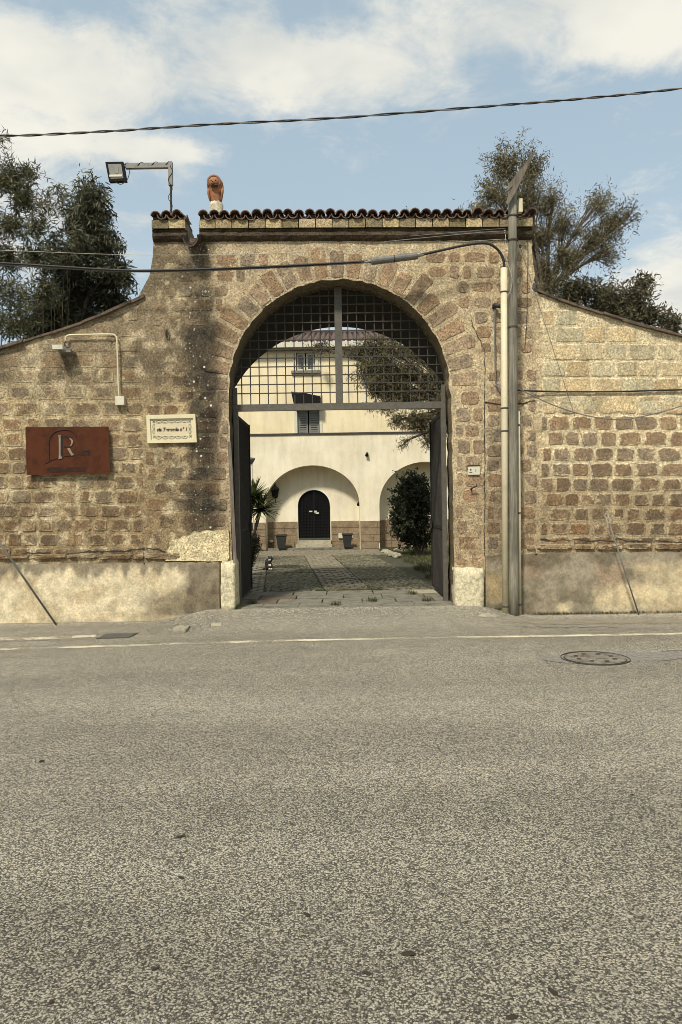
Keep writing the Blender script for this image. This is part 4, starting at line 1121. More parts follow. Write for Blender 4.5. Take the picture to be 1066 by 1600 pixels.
# ================================================================ RUST SIGN
sg = [P(40, 667.5, YW - .07), P(170, 666.5, YW - .07), P(172.5, 740, YW - .07), P(42, 742.5, YW - .07)]
ys = YW - .075
sign = thing('rusted_sign', 'rust brown steel sign with embossed letters on the left wall', 'sign', ((sg[0].x + sg[1].x) / 2, ys, sg[3].z))
mb = MB(); mb.prism([(p.x, p.z) for p in (sg[3], sg[2], sg[1], sg[0])], ys, ys + .004)
mb.build('face_plate', M['rust'], sign)
mb = MB(); mb.box(sg[3].x + .04, sg[2].x - .03, ys + .004, YW + .02, sg[3].z + .03, sg[0].z - .03); mb.build('back_frame', M['rust_dark'], sign)
mb = MB()
def sp(u, v): p = P(u, v, ys); return (p.x, p.z)
def flat(name, pts, mat, dy=.004, par=None, back=0.0):
    m = MB(); m.prism([sp(*p) for p in pts], ys - dy, ys - .0005 - back); return m.build(name, mat, par or sign)
# letter R: stem with serifs, bowl, leg (polished), arch outline around it
flat('letter_stem', [(91, 679.5), (96.5, 680), (95.3, 683), (95.3, 712), (98.5, 716), (92, 717.5), (92.6, 712), (92.4, 684)], M['rust_light'], .012)
flat('letter_bowl', [(108, 684), (112, 685.5), (115, 689), (114.6, 692.5), (112, 696.5), (109.5, 698), (112, 693), (112, 689)], M['rust_light'], .012)
flat('letter_leg', [(105.5, 700.5), (109.5, 700), (113.5, 707.5), (116.5, 711), (112, 712.3), (109.5, 708)], M['rust_light'], .012)
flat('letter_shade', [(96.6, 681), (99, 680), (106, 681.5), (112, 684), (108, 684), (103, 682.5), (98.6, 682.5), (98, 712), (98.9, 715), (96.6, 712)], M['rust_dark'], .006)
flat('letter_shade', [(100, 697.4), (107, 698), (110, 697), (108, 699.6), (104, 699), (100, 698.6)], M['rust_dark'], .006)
arc = [(77.5, 720), (77, 700), (77.5, 688), (81, 680), (87, 675), (95, 672.5), (104, 671.5), (112, 674), (118, 679), (120, 684)]
apts = [Vector((*sp(*p), 0)) for p in arc]; mb = MB(); mb.tube([(p.x, ys - .002, p.y) for p in cr(apts, 6)], .008, 6); mb.build('arch_outline', M['rust_dark'], sign)
mb = MB(); mb.tube([(sp(*p)[0], ys - .002, sp(*p)[1]) for p in ((70, 725), (80, 719.5), (92, 715.5), (104, 712.5), (114, 711.5))], .006, 6); mb.build('ground_line', M['rust_dark'], sign)
def text(body, name, mat, parent, x, y, z, size, extrude=.002, bold=.0, sx=1.0, shear=0.0):
    cu = bpy.data.curves.new(name, 'FONT'); cu.body = body; cu.size = size; cu.extrude = extrude; cu.offset = bold; cu.shear = shear
    cu.align_x = 'CENTER'; cu.align_y = 'CENTER'; cu.materials.append(mat)
    tmp = bpy.data.objects.new('tmp', cu); C.objects.link(tmp)
    me = bpy.data.meshes.new_from_object(tmp.evaluated_get(bpy.context.evaluated_depsgraph_get())); bpy.data.objects.remove(tmp)
    if not me.materials: me.materials.append(mat)
    o = bpy.data.objects.new(name, me); C.objects.link(o)
    o.location = (x, y, z); o.rotation_euler = (PI / 2, 0, 0); o.scale = (sx, 1, 1)
    if parent:
        o.parent = parent; o.matrix_parent_inverse = world_of(parent).inverted()
    return o
x, z = sp(131, 708); text('ARTE', 'lettering', M['rust_dark'], sign, x, ys - .003, z, .095, .002, .003, .8)
x, z = sp(105, 734); text("PIZZA-BISTRO'", 'lettering', M['rust_dark'], sign, x, ys - .003, z, .088, .002, .003, 1.0)
for u, v in ((45, 672), (166, 671), (168, 736), (47, 737.5)):
    x, z = sp(u, v); MB().lathe((0, 0, 0), [(.009, 0), (.006, .004)], 8)
    m = MB(); m.tube([(x, ys, z), (x, ys - .006, z)], .008, 8); m.build('bolt', M['rust_dark'], sign)

# ================================================================ STREET PLAQUE
yp = YW - .05
pq = thing('street_plaque', 'cream marble street plaque with scalloped border and black lettering', 'plaque', P(268, 693, yp))
def qq(u, v): p = P(u, v, yp); return (p.x, p.z)
outer_ = [(228.5, 648.5), (305, 646.8), (307.5, 691), (230.5, 692.5)]
inner_ = [(234, 654.5), (301.5, 653), (303, 686), (236, 687.5)]
for i in range(4):
    j = (i + 1) % 4; m = MB(); m.prism([qq(*outer_[i]), qq(*outer_[j]), qq(*inner_[j]), qq(*inner_[i])][::-1], yp, YW + .01); m.build('frame', M['marble'], pq)
m = MB(); m.prism([qq(*p) for p in inner_][::-1], yp + .022, YW + .01); m.build('panel', M['marble'], pq)
yq = yp + .021
def q2(u, v): p = P(u, v, yq); return Vector((p.x, yq, p.z))
m = MB(); m.prism([(q2(*p).x, q2(*p).z) for p in ((244, 663), (292.5, 662.2), (293.5, 678), (245, 679))][::-1], yq - .001, yq + .0006); m.build('text_field', M['pinkish'], pq)
m = MB()
for i in range(5):
    c = 248.2 + i * 10.1
    for vv, s_ in ((660.5, 1), (682.0, -1)):
        vv2 = vv - (c - 268) * .016
        pts = [q2(c + 4.4 * math.cos(t), vv2 - s_ * 4.0 * math.sin(t)) for t in [PI * k / 8 for k in range(9)]]
        m.tube([p + Vector((0, -.0006, 0)) for p in pts], .0045, 5)
        tri = [q2(c - 3.0, vv2 + s_ * .8), q2(c, vv2 - s_ * 1.6), q2(c + 3.0, vv2 + s_ * .8)]
        m.prism([(p.x, p.z) for p in (tri if s_ < 0 else tri[::-1])], yq - .003, yq + .0005)
for vv in (666.5, 674.5):
    for c, s_ in ((242.3, -1), (295.3, 1)):
        pts = [q2(c + s_ * 3.6 * math.sin(t), vv + 3.6 * math.cos(t)) for t in [PI * k / 8 for k in range(9)]]
        m.tube([p + Vector((0, -.0006, 0)) for p in pts], .0045, 5)
        m.tube([q2(c + s_ * .1, vv - 2), q2(c + s_ * .1, vv + 2)], .005, 4)
for u, v in ((240.5, 659), (296.5, 658.3), (241.5, 682.6), (298, 681.6)):
    m.tube([q2(u - 2, v - 2), q2(u + 2, v + 2)], .005, 4); m.tube([q2(u + 2, v - 2), q2(u - 2, v + 2)], .005, 4)
m.build('border_ornament', M['print'], pq)
c = q2(268.8, 671.3); text('via Tesenela n° 1', 'lettering', M['ink'], pq, c.x, yq - .002, c.z, .074, .0012, .0032, .86, .25)
# house number
nb = thing('house_number', 'small white house number plate marked 1 on the right pier', 'number plate', P(741, 741, YW - .03))
y_ = YW - .035
m = MB(); m.prism([(P(u, v, y_).x, P(u, v, y_).z) for u, v in ((731.8, 741.8), (750, 741.4), (750, 728.8), (731.8, 729.3))], y_, YW + .01); m.build('plate', M['white'], nb)
c = P(743.5, 735.5, y_); text('1', 'lettering', M['print'], nb, c.x, y_ - .001, c.z, .062, .0008, .0)
m = MB()
for du, dv, w, h in ((-5.4, -1.6, 2.4, 3), (-5.2, 2.5, 4.6, 1.4)):
    a = P(741 + du - w / 2, 735.5 + dv + h / 2, y_); b = P(741 + du + w / 2, 735.5 + dv - h / 2, y_); m.box(a.x, b.x, y_ - .0015, y_ - .0002, a.z, b.z)
m.build('crest_mark', M['print'], nb)
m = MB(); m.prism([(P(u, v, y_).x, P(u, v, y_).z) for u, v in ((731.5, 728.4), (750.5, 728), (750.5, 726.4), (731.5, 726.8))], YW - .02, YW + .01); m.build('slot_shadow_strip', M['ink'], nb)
hk = MB(); hk.tube([P(737, 766, YW + .01), P(736, 764, YW - .06), P(740, 761.5, YW - .08), P(745, 760, YW - .08), P(744.5, 757, YW - .09)], [.014, .013, .010, .010, .008], 6)
tag(hk.build('iron_hook', M['ink'], None, True), 'bent black iron hook in the pier below the number plate', 'hook')
hk = MB(); hk.tube(cr([P(260, 514, YW + .01), P(261.5, 517, YW - .04), P(262, 524, YW - .05), P(260.5, 528, YW - .02), P(259, 521, YW - .03), P(260, 515, YW - .01)], 4), .008, 6)
tag(hk.build('iron_ring', M['iron'], None, True), 'small rusty iron ring hanging on the wall left of the arch', 'ring')

# ================================================================ WALL LAMP ON CONDUIT
YL = YW - .06
wl = thing('wall_lamp', 'small bulkhead lamp hanging from a bent white pipe', 'lamp', P(186, 620, YL))
pth = [P(102.5, 533, YL), P(103, 527.5, YL), P(107, 524, YL), P(118, 523.2, YL), P(140, 522.8, YL), P(174, 522.5, YL), P(181, 525.5, YL), P(183, 533, YL), P(184.5, 580, YL), P(186, 621, YL)]
m = MB(); m.tube(cr(pth, 5), .013, 8); m.build('pipe', M['pvc'], wl, True)
a = P(180.5, 619, YL - .02); b = P(194, 632.5, YL - .02); m = MB(); m.box(a.x, b.x, YL - .03, YW + .01, b.z, a.z); m.build('junction_box', M['white'], wl)
m = MB(); m.tube(cr([P(102.5, 532, YL), P(101, 538, YL - .05), P(107, 543, YL - .08), P(111, 539, YL - .06), P(107, 534, YL - .04), P(101, 537, YL - .08), P(102, 545, YL - .1)], 5), .006, 5); m.build('wire', M['cable'], wl)
a = P(86, 541, YL - .12); b = P(102, 547.5, YL - .12); m = MB(); m.box(a.x, b.x, YL - .22, YW + .0, b.z, a.z); m.build('lamp_shade', M['white'], wl)
a = P(93, 547.5, YL - .12); b = P(112, 551, YL - .12); m = MB(); m.box(a.x, b.x, YL - .16, YW + .0, b.z, a.z); m.build('lamp_bracket', M['galv'], wl)
# ================================================================ FLOODLIGHT
YFt = YW + .15
fl = thing('floodlight', 'black floodlight on a bent galvanised arm above the left coping', 'floodlight', P(268, 338, YFt))
m = MB(); a = P(196, 259, YFt - .02); b = P(266, 256.5, YFt)
m.box(a.x, b.x + .03, YFt - .03, YFt + .03, a.z - .035, a.z + .035); m.build('arm', M['galv'], fl)
m = MB(); c = P(267, 290, YFt); t = P(267, 256, YFt); m.box(c.x - .03, c.x + .03, YFt - .031, YFt + .031, c.z, t.z + .025); m.build('upright', M['galv'], fl)
m = MB(); m.tube([P(267, 288, YFt), P(267.4, 310, YFt), P(268, 350, YFt)], .016, 8); m.build('rod', M['iron'], fl)
m = MB(); pts = []
for k in range(60):
    t = k / 59; u = 196 + 70 * t; p = P(u, 259 - 2.5 * t, YFt); pts.append(p + Vector((0, -.036 * math.cos(t * 20), .037 * math.sin(t * 20))))
for k in range(24):
    t = k / 23; p = P(267.2, 262 + 70 * t, YFt); pts.append(p + Vector((.03 * math.sin(t * 16), -.035, 0)))
m.tube(pts, .0045, 4); m.build('wire_wrap', M['cable'], fl)
m = MB(); m.tube(cr([P(203, 262, YFt), P(202, 272, YFt - .05), P(198, 282, YFt - .1), P(189, 288, YFt - .14), P(180, 284, YFt - .16)], 5), .006, 5); m.build('lead', M['cable'], fl)
y0 = YFt - .12; q = [P(164.5, 253, y0), P(192.5, 252.5, y0), P(197.5, 282.5, y0), P(170.5, 283.5, y0)]
Rm = Matrix.Identity(3)
def lampq(inset, ya, yb, mat, name):
    c = sum(q, Vector()) / 4; pts = [c + (p - c) * inset for p in q]; m = MB()
    m.prism([(p.x, p.z) for p in pts][::-1], ya, yb); return m.build(name, mat, fl)
lampq(1.0, y0, y0 + .07, M['black'], 'housing')
lampq(.74, y0 - .006, y0 - .001, M['shutter'], 'reflector')
lampq(.70, y0 - .012, y0 - .008, M['glass'], 'lens') if False else None
c = P(181.5, 274.5, y0 - .01); m = MB(); m.box(c.x - .095, c.x + .085, y0 - .016, y0 - .007, c.z - .014, c.z + .014); m.build('led_strip', M['white'], fl)
c = P(183, 266, y0 - .01); m = MB(); m.box(c.x - .03, c.x + .02, y0 - .010, y0 - .0065, c.z - .04, c.z + .05); m.build('reflector_face', M['galv'], fl)
# ================================================================ STATUE
YS = YW + .12; s_ = sc(YS)
c = P(338.5, 338, YS)
m = MB(); prof = [(10.5, 0), (11, 4), (10.2, 10), (10.6, 16), (9.5, 20)]
rr = random.Random(4); V = []; n = 18
for rad, h in prof:
    for k in range(n):
        a = 2 * PI * k / n; q_ = rad * s_ * (1 + rr.uniform(-.05, .05)); V.append(Vector((c.x + q_ * math.cos(a), YS + q_ * math.sin(a), c.z - .1 + h * s_ + .1 * (h > 0) + (.02 * rr.random() if h == 20 else 0))))
Fc = [(i * n + k, i * n + (k + 1) % n, (i + 1) * n + (k + 1) % n, (i + 1) * n + k) for i in range(len(prof) - 1) for k in range(n)] + [tuple(range(4 * n, 5 * n))]
o = mesh_obj('statue_pedestal', V, Fc, M['limewash'], None, True); tag(o, 'round flaking whitewashed pedestal on the tiled coping under the statue', 'pedestal')
st = thing('terracotta_statue', 'hooded terracotta bust with dark chin on the whitewashed pedestal', 'statue', P(338, 318, YS))
cb = P(338, 318, YS); V = []; H = 43 * s_; rows = 28; n = 28
for j in range(rows + 1):
    t = j / rows                                           # 0 bottom, 1 top
    wdt = np.interp(t, [0, .08, .25, .5, .68, .8, .9, .97, 1], [7.8, 8.2, 10.2, 12.4, 12.9, 12.2, 9.8, 5.4, .4]) * s_
    dep = wdt * np.interp(t, [0, .5, .8, 1], [1.0, .95, 1.05, 1.0])
    for k in range(n):
        a = 2 * PI * k / n; x = wdt * math.cos(a); y_ = dep * math.sin(a); fr = max(0.0, -math.sin(a))
        # recess between the hood rims on the chest, brow ledge, jaw
        front = math.exp(-((math.cos(a) / .55) ** 2)) * (math.sin(a) < 0)
        y_ += front * dep * (.16 if t < .55 else 0)
        V.append((cb.x + x - .01 * t, YS + y_ - .03 * sstep(np.array(t), .5, .9), cb.z - .03 + H * t))
Fc = [(i * n + k, i * n + (k + 1) % n, (i + 1) * n + (k + 1) % n, (i + 1) * n + k) for i in range(rows) for k in range(n)]
mesh_obj('body', V, Fc, M['terracotta'], st, True)
hc = Vector((cb.x - .012, YS - .085, cb.z - .03 + H * .74)); V = []; n = 20
for j in range(13):
    ph = -PI / 2 + PI * j / 12
    for k in range(n):
        a = 2 * PI * k / n; d = Vector((math.cos(a) * math.cos(ph), math.sin(a) * math.cos(ph), math.sin(ph)))
        rad = Vector((8.8, 7.0, 8.6)); p = Vector((d.x * rad.x, d.y * rad.y, d.z * rad.z)) * s_
        if d.y < -.5:                                       # face: muzzle, brow, eye hollows
            p.y -= 2.6 * s_ * math.exp(-((d.x / .28) ** 2 + ((d.z + .28) / .30) ** 2))
            p.y -= .8 * s_ * math.exp(-(((d.z - .35) / .12) ** 2))
            p.y += 1.0 * s_ * math.exp(-(((abs(d.x) - .33) / .16) ** 2 + ((d.z - .12) / .14) ** 2))
        V.append(hc + p)
Fc = [(i * n + k, i * n + (k + 1) % n, (i + 1) * n + (k + 1) % n, (i + 1) * n + k) for i in range(12) for k in range(n)]
mesh_obj('face', V, Fc, M['terracotta'], st, True)
for sgn in (-1, 1):
    m = MB(); m.lathe((hc.x + sgn * 3.4 * s_, hc.y - 6.4 * s_, hc.z + .4 * s_), [(.004, -.008), (.009, -.003), (.009, .004), (.003, .009)], 8); m.build('eye', M['terracotta_dark'], st)
ringp = [hc + Vector((9.2 * s_ * math.cos(a), -1.5 * s_ - 1.2 * s_ * math.sin(a), 9.4 * s_ * math.sin(a))) for a in [R(-38) + R(256) * k / 24 for k in range(25)]]
m = MB(); m.tube(ringp, [1.0 * s_] + [1.9 * s_] * 23 + [1.0 * s_], 8); m.build('hood_rim', M['terracotta'], st, True)
def egg(c, rad, name, mat):
    bm = bmesh.new(); bmesh.ops.create_icosphere(bm, subdivisions=3, radius=1.0)
    rr = random.Random(len(name))
    for v in bm.verts: v.co = Vector((v.co.x * rad[0], v.co.y * rad[1], v.co.z * rad[2])) * s_ * rr.uniform(.97, 1.03) + c
    me = bpy.data.meshes.new(name); bm.to_mesh(me); bm.free(); return link(name, me, mat, st, True)
egg(hc + Vector((-.6 * s_, -6.6 * s_, -3.4 * s_)), (3.1, 3.4, 2.7), 'muzzle', M['terracotta'])
egg(hc + Vector((-.6 * s_, -9.3 * s_, -2.6 * s_)), (1.5, 1.2, 1.1), 'nose', M['terracotta_dark'])
egg(hc + Vector((1.2 * s_, -4.6 * s_, -6.6 * s_)), (6.2, 3.0, 1.9), 'beard', M['terracotta_dark'])
for sx_ in (-1, 1):
    m = MB(); p0 = P(338 + sx_ * 10.2, 292, YS); p1 = P(338 + sx_ * 8.6, 316, YS)
    m.tube(cr([p0 + Vector((0, -.03, 0)), p0.lerp(p1, .5) + Vector((sx_ * .012, -.075, 0)), p1 + Vector((0, -.05, 0))], 5), [1.2 * s_, 1.8 * s_, 2.0 * s_, 2.0 * s_, 2.0 * s_, 2.0 * s_, 1.9 * s_, 1.8 * s_, 1.6 * s_, 1.4 * s_, 1.0 * s_], 8); m.build('mane_lock', M['terracotta'], st, True)

# ================================================================ POLE AND CONDUITS
YPo = 10.25
pole = thing('utility_pole', 'weathered grey wooden utility pole standing right of the arch', 'utility pole', G(803, 967))
m = MB(); pts = [P(803, 970, YPo), P(802, 700, YPo), P(801.5, 480, YPo), P(801, 300, YPo)]
pts = [pts[0].lerp(pts[3], k / 12) for k in range(13)]; m.tube(pts, [(.066 - .0006 * k) * (1 + .03 * math.sin(k * 1.7)) for k in range(13)], 14); m.build('shaft', M['polewood'], pole, True)
def band(v, par=pole, Y=YPo, u=801.5, r_=.070, h=.02, name='clamp_band', mat=None):
    c = P(u, v, Y); m = MB(); m.lathe((c.x, c.y, c.z), [(r_ - .004, 0), (r_, .002), (r_, h), (r_ - .004, h + .002)], 16); m.build(name, mat or M['iron'], par)
for v in (339, 377, 512.5): band(v)
for u, v in ((790, 337), (813, 340), (790, 376), (813, 384), (789, 362)):
    c = P(u, v, YPo - .05); m = MB(); m.lathe((c.x, c.y, c.z - .03), [(.012, 0), (.02, .012), (.013, .022), (.022, .034), (.012, .05)], 8); m.build('insulator', M['iron'] if u > 800 else M['galv'], pole)
a, b = P(791, 322, YPo - .09), P(836, 235, YPo - .15)
# split board nailed across the top, two prongs at the foot
Yb = YPo - .11
bd = [(793.5, 321), (805, 302), (815, 281), (825, 260), (837, 235.5), (835, 235), (828, 245), (818, 260), (806, 274), (795, 288), (791, 299), (793, 299), (801, 291), (797, 301), (793, 311), (791.5, 318)]
m = MB(); m.prism([(P(u, v, Yb).x, P(u, v, Yb).z) for u, v in bd], Yb - .02, Yb + .03)
tag(m.build('slanted_board', M['plank'], pole), 'split dark board nailed at a slant across the pole top')
c = P(812.5, 320, YPo + .02); m = MB(); m.box(c.x - .025, c.x + .025, YPo - .03, YPo + .06, P(812, 332, YPo).z, P(812, 311, YPo).z); m.build('service_box', M['pvc'], pole)
def pipe(name, label, cat, pts, rad, mat, straps, group=None):
    t = thing(name, label, cat, pts[0], group); m = MB(); m.tube(pts, rad, 12); m.build('pipe', mat, t, True)
    for k in straps:
        c = pts[0].lerp(pts[-1], k); m = MB(); m.lathe((c.x, c.y, c.z), [(rad + .001, 0), (rad + .005, .002), (rad + .005, .018), (rad + .001, .02)], 14); m.build('strap', M['iron'], t)
    return t
pipe('cable_conduit', 'thick ivory plastic conduit rising left of the wooden pole', 'conduit', [P(790, 968, YPo + .02), P(788.5, 640, YPo + .02), P(787.5, 419, YPo + .02)], .047, M['pvc'], (.035, .535, .60, .93))
pipe('cable_conduit', 'thinner ivory plastic conduit close to the right of the pole', 'conduit', [P(812.5, 962, YPo + .08), P(811.5, 800, YPo + .08), P(810, 643, YPo + .08)], .022, M['pvc'], (.05, .5, .93))
# old dark conduit loop on the wall left of the thick pipe
dc_ = MB(); dc_.tube(cr([P(777, 478, YW - .04), P(774, 484, YW - .05), P(773.5, 520, YW - .04), P(774, 560, YW - .04), P(775, 595, YW - .04), P(779, 606, YW - .05), P(790, 611, YW - .08), P(803, 611, YW - .10)], 5), .011, 6)
tag(dc_.build('old_cable', M['cable_grey']), 'old grey cable hanging in a loop on the wall beside the conduit', 'cable')
hl = MB(); hl.tube(cr([P(772, 480, YW + .01), P(773, 477, YW - .06), P(779, 478, YW - .10), P(786, 479, YW - .09)], 4), [.03] * 13, 8); tag(hl.build('cable_bracket', M['ink'], None, True), 'dark iron cable bracket on the wall at the conduit', 'bracket')

# ================================================================ CABLES
def cable(label, pts, rad, mat, group=None, seg=6, n=8, name='cable'):
    m = MB(); m.tube(cr(pts, n), rad, seg); o = m.build(name, mat, None, True); tag(o, label, 'cable', group); return o
tw = cr([P(-260, 214, 8.5), P(0, 212.5, 8.7), P(170, 205, 8.8), P(330, 194.5, 8.9), P(530, 184, 9.0), P(750, 167, 9.1), P(900, 155, 9.2), P(1066, 138, 9.3), P(1330, 104, 9.4)], 40)
# three strands twisted together are one cable
tc_ = thing('overhead_cable', 'twisted dark overhead cable crossing the sky above the gate', 'cable', tw[0])
for s3 in range(2):
    pts = []
    for i, p in enumerate(tw):
        ph = i * .34 + s3 * PI + .8 * math.sin(i * .021); pts.append(p + Vector((0, math.cos(ph), math.sin(ph))) * .0085)
    m = MB(); m.tube(pts, .0078, 6); m.build('strand', M['cable_grey'] if s3 else M['cable'], tc_, True)
YC = 10.2
cable('thick grey cable crossing in front of the gate wall to the sleeve', [P(-200, 402, YC), P(0, 411, YC), P(100, 417, YC), P(200, 422.5, YC), P(300, 421, YC), P(440, 415.5, YC), P(582, 408, YC)], .014, M['cable'])
cable('thinner second cable lashed just below the thick one', [P(-200, 406, YC), P(0, 414, YC + .02), P(100, 419.5, YC + .02), P(200, 424.5, YC + .02), P(300, 423.5, YC + .02), P(440, 418, YC + .02), P(582, 410, YC)], .008, M['cable_grey'])
a, b = P(580, 408.5, YC), P(652.5, 399.5, YC); m = MB(); d = (b - a).normalized(); up = Vector((0, 0, 1))
m.tube([a, a + d * .01, b - d * .01, b], [.044, .05, .05, .044], 14)
sl = m.build('cable_sleeve', M['cable_grey'], None, False); tag(sl, 'grey cylindrical splice sleeve on the cable over the arch', 'cable sleeve')
m = MB(); c_ = a.lerp(b, .5); m.tube([c_ - d * .008, c_ + d * .008], .053, 14); m.build('joint_ring', M['iron'], sl)
for e_, dd in ((a, -1), (b, 1)):
    m = MB(); m.tube([e_, e_ + d * dd * .09], [.02, .016], 8); m.build('gland', M['galv'], sl)
cable('black cable curving from the sleeve down into the thick conduit', [P(652, 399.5, YC), P(690, 391, YC), P(730, 382.5, YC), P(757, 380, YC + .02), P(772, 385, YC + .03), P(783, 397, YC + .05), P(787.5, 410, YC + .06), P(788, 425, YPo + .02)], .018, M['cable'])
cable('thin pale wire stretched across the upper gate wall to the pole', [P(-200, 386, YC), P(0, 391, YC), P(200, 398, YC), P(400, 397, YC), P(560, 388, YC), P(700, 379, YC), P(790, 373.5, YPo)], .0035, M['cable_pale'], seg=4)
cable('frayed pale strand running along the cornice to the pole', [P(600, 378, YC), P(680, 370, YC), P(750, 363.5, YC), P(790, 361, YPo)], .006, M['cable_grey'], seg=5)
cable('second pale strand just above it along the cornice', [P(640, 369, YC), P(700, 364, YC), P(760, 359, YC), P(790, 357, YPo)], .004, M['cable_grey'], seg=5)
cable('black cable fixed level along the right wall', [P(800, 609.5, YW - .10), P(850, 611.5, YW - .04), P(900, 612, YW - .03), P(980, 611.5, YW - .03), P(1066, 609, YW - .03), P(1500, 600, YW - .03)], .012, M['cable'])
cable('slack cable sagging in a curve below the level one', [P(808, 606, YPo), P(830, 617, YPo), P(870, 635, YPo), P(920, 650, YPo), P(970, 655.5, YPo), P(1020, 647, YPo), P(1066, 634, YPo), P(1300, 560, YPo)], .008, M['cable_grey'])
cable('loose pale wire bowed against the side of the pole', [P(790, 365, YPo - .05), P(791, 402, YPo - .08), P(798, 425, YPo - .09), P(800.5, 440, YPo - .09), P(797, 456, YPo - .08), P(793, 464, YPo - .06)], .0045, M['cable_pale'], seg=4)
cable('dark twig like wire hanging down the corner of the gatehouse', [P(824, 352, YW - .03), P(825, 400, YW - .03), P(824, 440, YW - .03), P(823, 500, YW - .03), P(820, 545, YW - .02)], .004, M['ink'], seg=4)
# guy wires
def guy(label, a, b, top_r, rod_r, f):
    t = thing('guy_wire', label, 'guy wire', a); m = MB(); m.tube([a, a.lerp(b, f)], rod_r, 8); m.build('anchor_rod', M['cable_grey'], t, True)
    m = MB(); m.tube([a.lerp(b, f), b], top_r, 5); m.build('wire', M['cable_grey'], t); return t
a = G(1000, 965.5); a.y = 10.42; a = P(1000, 965.5, 10.35); b = P(810, 377, YPo)
t = guy('thin guy wire slanting from the pole top to the right plinth', a, b, .0045, .010, .25)
m = MB(); q = a.lerp(b, .262); dd = (b - a).normalized()
for k in range(2):
    c = q + dd * (.07 * k); ring = [c + Vector((.028 * math.cos(x_), 0, .035 * math.sin(x_))) for x_ in [2 * PI * j / 12 for j in range(13)]]; m.tube(ring, .006, 5)
m.build('turnbuckle', M['cable_pale'], t)
guy('thicker guy wire slanting into the ground at the left plinth', P(92, 982, 10.3), P(-160, 617, 9.6), .008, .014, .62)

# ================================================================ ROAD DETAILS
cm = G(930, 1029); mh = thing('manhole_cover', 'worn round iron manhole cover set in the asphalt at right', 'manhole cover', (cm.x, cm.y, 0.0))
def zat(x, y): return float(road_z(np.array([x]), np.array([y]))[0])
zc_ = zat(cm.x, cm.y) + .008
m = MB()
for rad, th in ((.335, .008), (.30, .006)):
    m.tube([(cm.x + rad * math.cos(2 * PI * k / 40), cm.y + rad * math.sin(2 * PI * k / 40), zc_) for k in range(41)], th * .6, 5)
m.build('ring', M['ink'], mh)
m = MB(); m.lathe((cm.x, cm.y, zc_ - .02), [(.33, 0), (.33, .014), (.31, .018)], 36); m.build('frame', M['iron'], mh)
m = MB(); m.lathe((cm.x, cm.y, zc_ - .01), [(.30, 0), (.30, .012), (.27, .014), (.12, .010), (.10, .016)], 36); m.build('lid', plain('worn_cast_iron', (.20, .18, .14), .8, .0, var=.6, scale=9, col2=(.06, .05, .04), bump=.8), mh)
m = MB()
for k in range(8): 
    a = k * PI / 4 + .3; m.box(cm.x + .19 * math.cos(a) - .02, cm.x + .19 * math.cos(a) + .02, cm.y + .19 * math.sin(a) - .01, cm.y + .19 * math.sin(a) + .01, zc_, zc_ + .012)
m.build('lug', M['iron'], mh)
# patched asphalt around it
pts = []
for k in range(26):
    a = 2 * PI * k / 26; rad = .46 + .12 * math.sin(2 * a + 1) + .05 * math.sin(5 * a); pts.append((cm.x + .25 + 1.5 * rad * math.cos(a), cm.y + .04 + .62 * rad * math.sin(a)))
n = len(pts); V = [(x, y, zat(x, y) + .005) for x, y in pts] + [(cm.x + .25, cm.y + .04, zat(cm.x, cm.y) + .006)]
o = mesh_obj('asphalt_patch', V, [(i, (i + 1) % n, n) for i in range(n)], plain('patch_asphalt', (.225, .21, .18), .95, var=.6, scale=25, fine=120, bump=.8)); tag(o, 'smoother grey asphalt patch around the manhole', None, None, 'structure')
# drain grate at left
g0 = G(150, 998); g1 = G(212, 990.5)
gr = thing('drain_grate', 'rusty iron drain grate by the left kerb line', 'drain grate', g0)
m = MB(); m.slab([(g0.x, g0.y), (g1.x, g0.y + .02), (g1.x + .02, g0.y + .36), (g0.x + .04, g0.y + .34)], -.02, zat(g0.x, g0.y) + .008); m.build('pit', M['iron'], gr)
for k in range(13):
    x = g0.x + .03 + (g1.x - g0.x - .04) * k / 12; m = MB(); m.box(x - .008, x + .008, g0.y + .01, g0.y + .33, zat(x, g0.y) + .007, zat(x, g0.y) + .016); m.build('bar', M['galv'], gr)
# dead leaves and tar specks on the road
lm = bpy.data.meshes.new('dead_leaf'); bm = bmesh.new(); rr = random.Random(2)
ring = [bm.verts.new((.035 * math.cos(a) * rr.uniform(.6, 1.2), .02 * math.sin(a) * rr.uniform(.6, 1.3), rr.uniform(0, .014))) for a in [2 * PI * k / 9 for k in range(9)]]
cv = bm.verts.new((0, 0, .012))
for k in range(9): bm.faces.new((ring[k], ring[(k + 1) % 9], cv))
bm.to_mesh(lm); bm.free(); lm.materials.append(plain('dead_leaf_brown', (.035, .026, .018), .9, var=.3))
for i, (u, v, s3, lab) in enumerate(((638, 1492, 1.0, 'darkest dead leaf on the asphalt low right of centre'), (65, 1190, 1.1, 'dead leaf lying alone on the road at far left'), (283, 1372, .7, 'tiny dead leaf left of centre halfway down the road'), (283, 1308, .9, 'thin dead leaf above the tiny one left of centre'),
        (865, 1553, .8, 'dead leaf near the bottom right of the road'), (800, 1591, .8, 'dead leaf at the very bottom edge right of centre'), (80, 1568, .5, 'dark speck of leaf in the bottom left corner'), (574, 1522, .7, 'crumpled dead leaf just left of the darkest one'), (244, 1515, .6, 'small dead leaf low on the left road'), (480, 1430, .7, 'curled dead leaf near the middle of the road'), (988, 1242, .6, 'small dead leaf by the right edge of the road'))):
    p = G(u, v); o = bpy.data.objects.new('dead_leaf', lm); C.objects.link(o); o.location = (p.x, p.y, zat(p.x, p.y) + .002); o.rotation_euler = (0, 0, i * 1.3); o.scale = (s3 * .75, s3 * .75, s3 * .6); tag(o, lab, 'dead leaf', 'dead leaves on the asphalt')

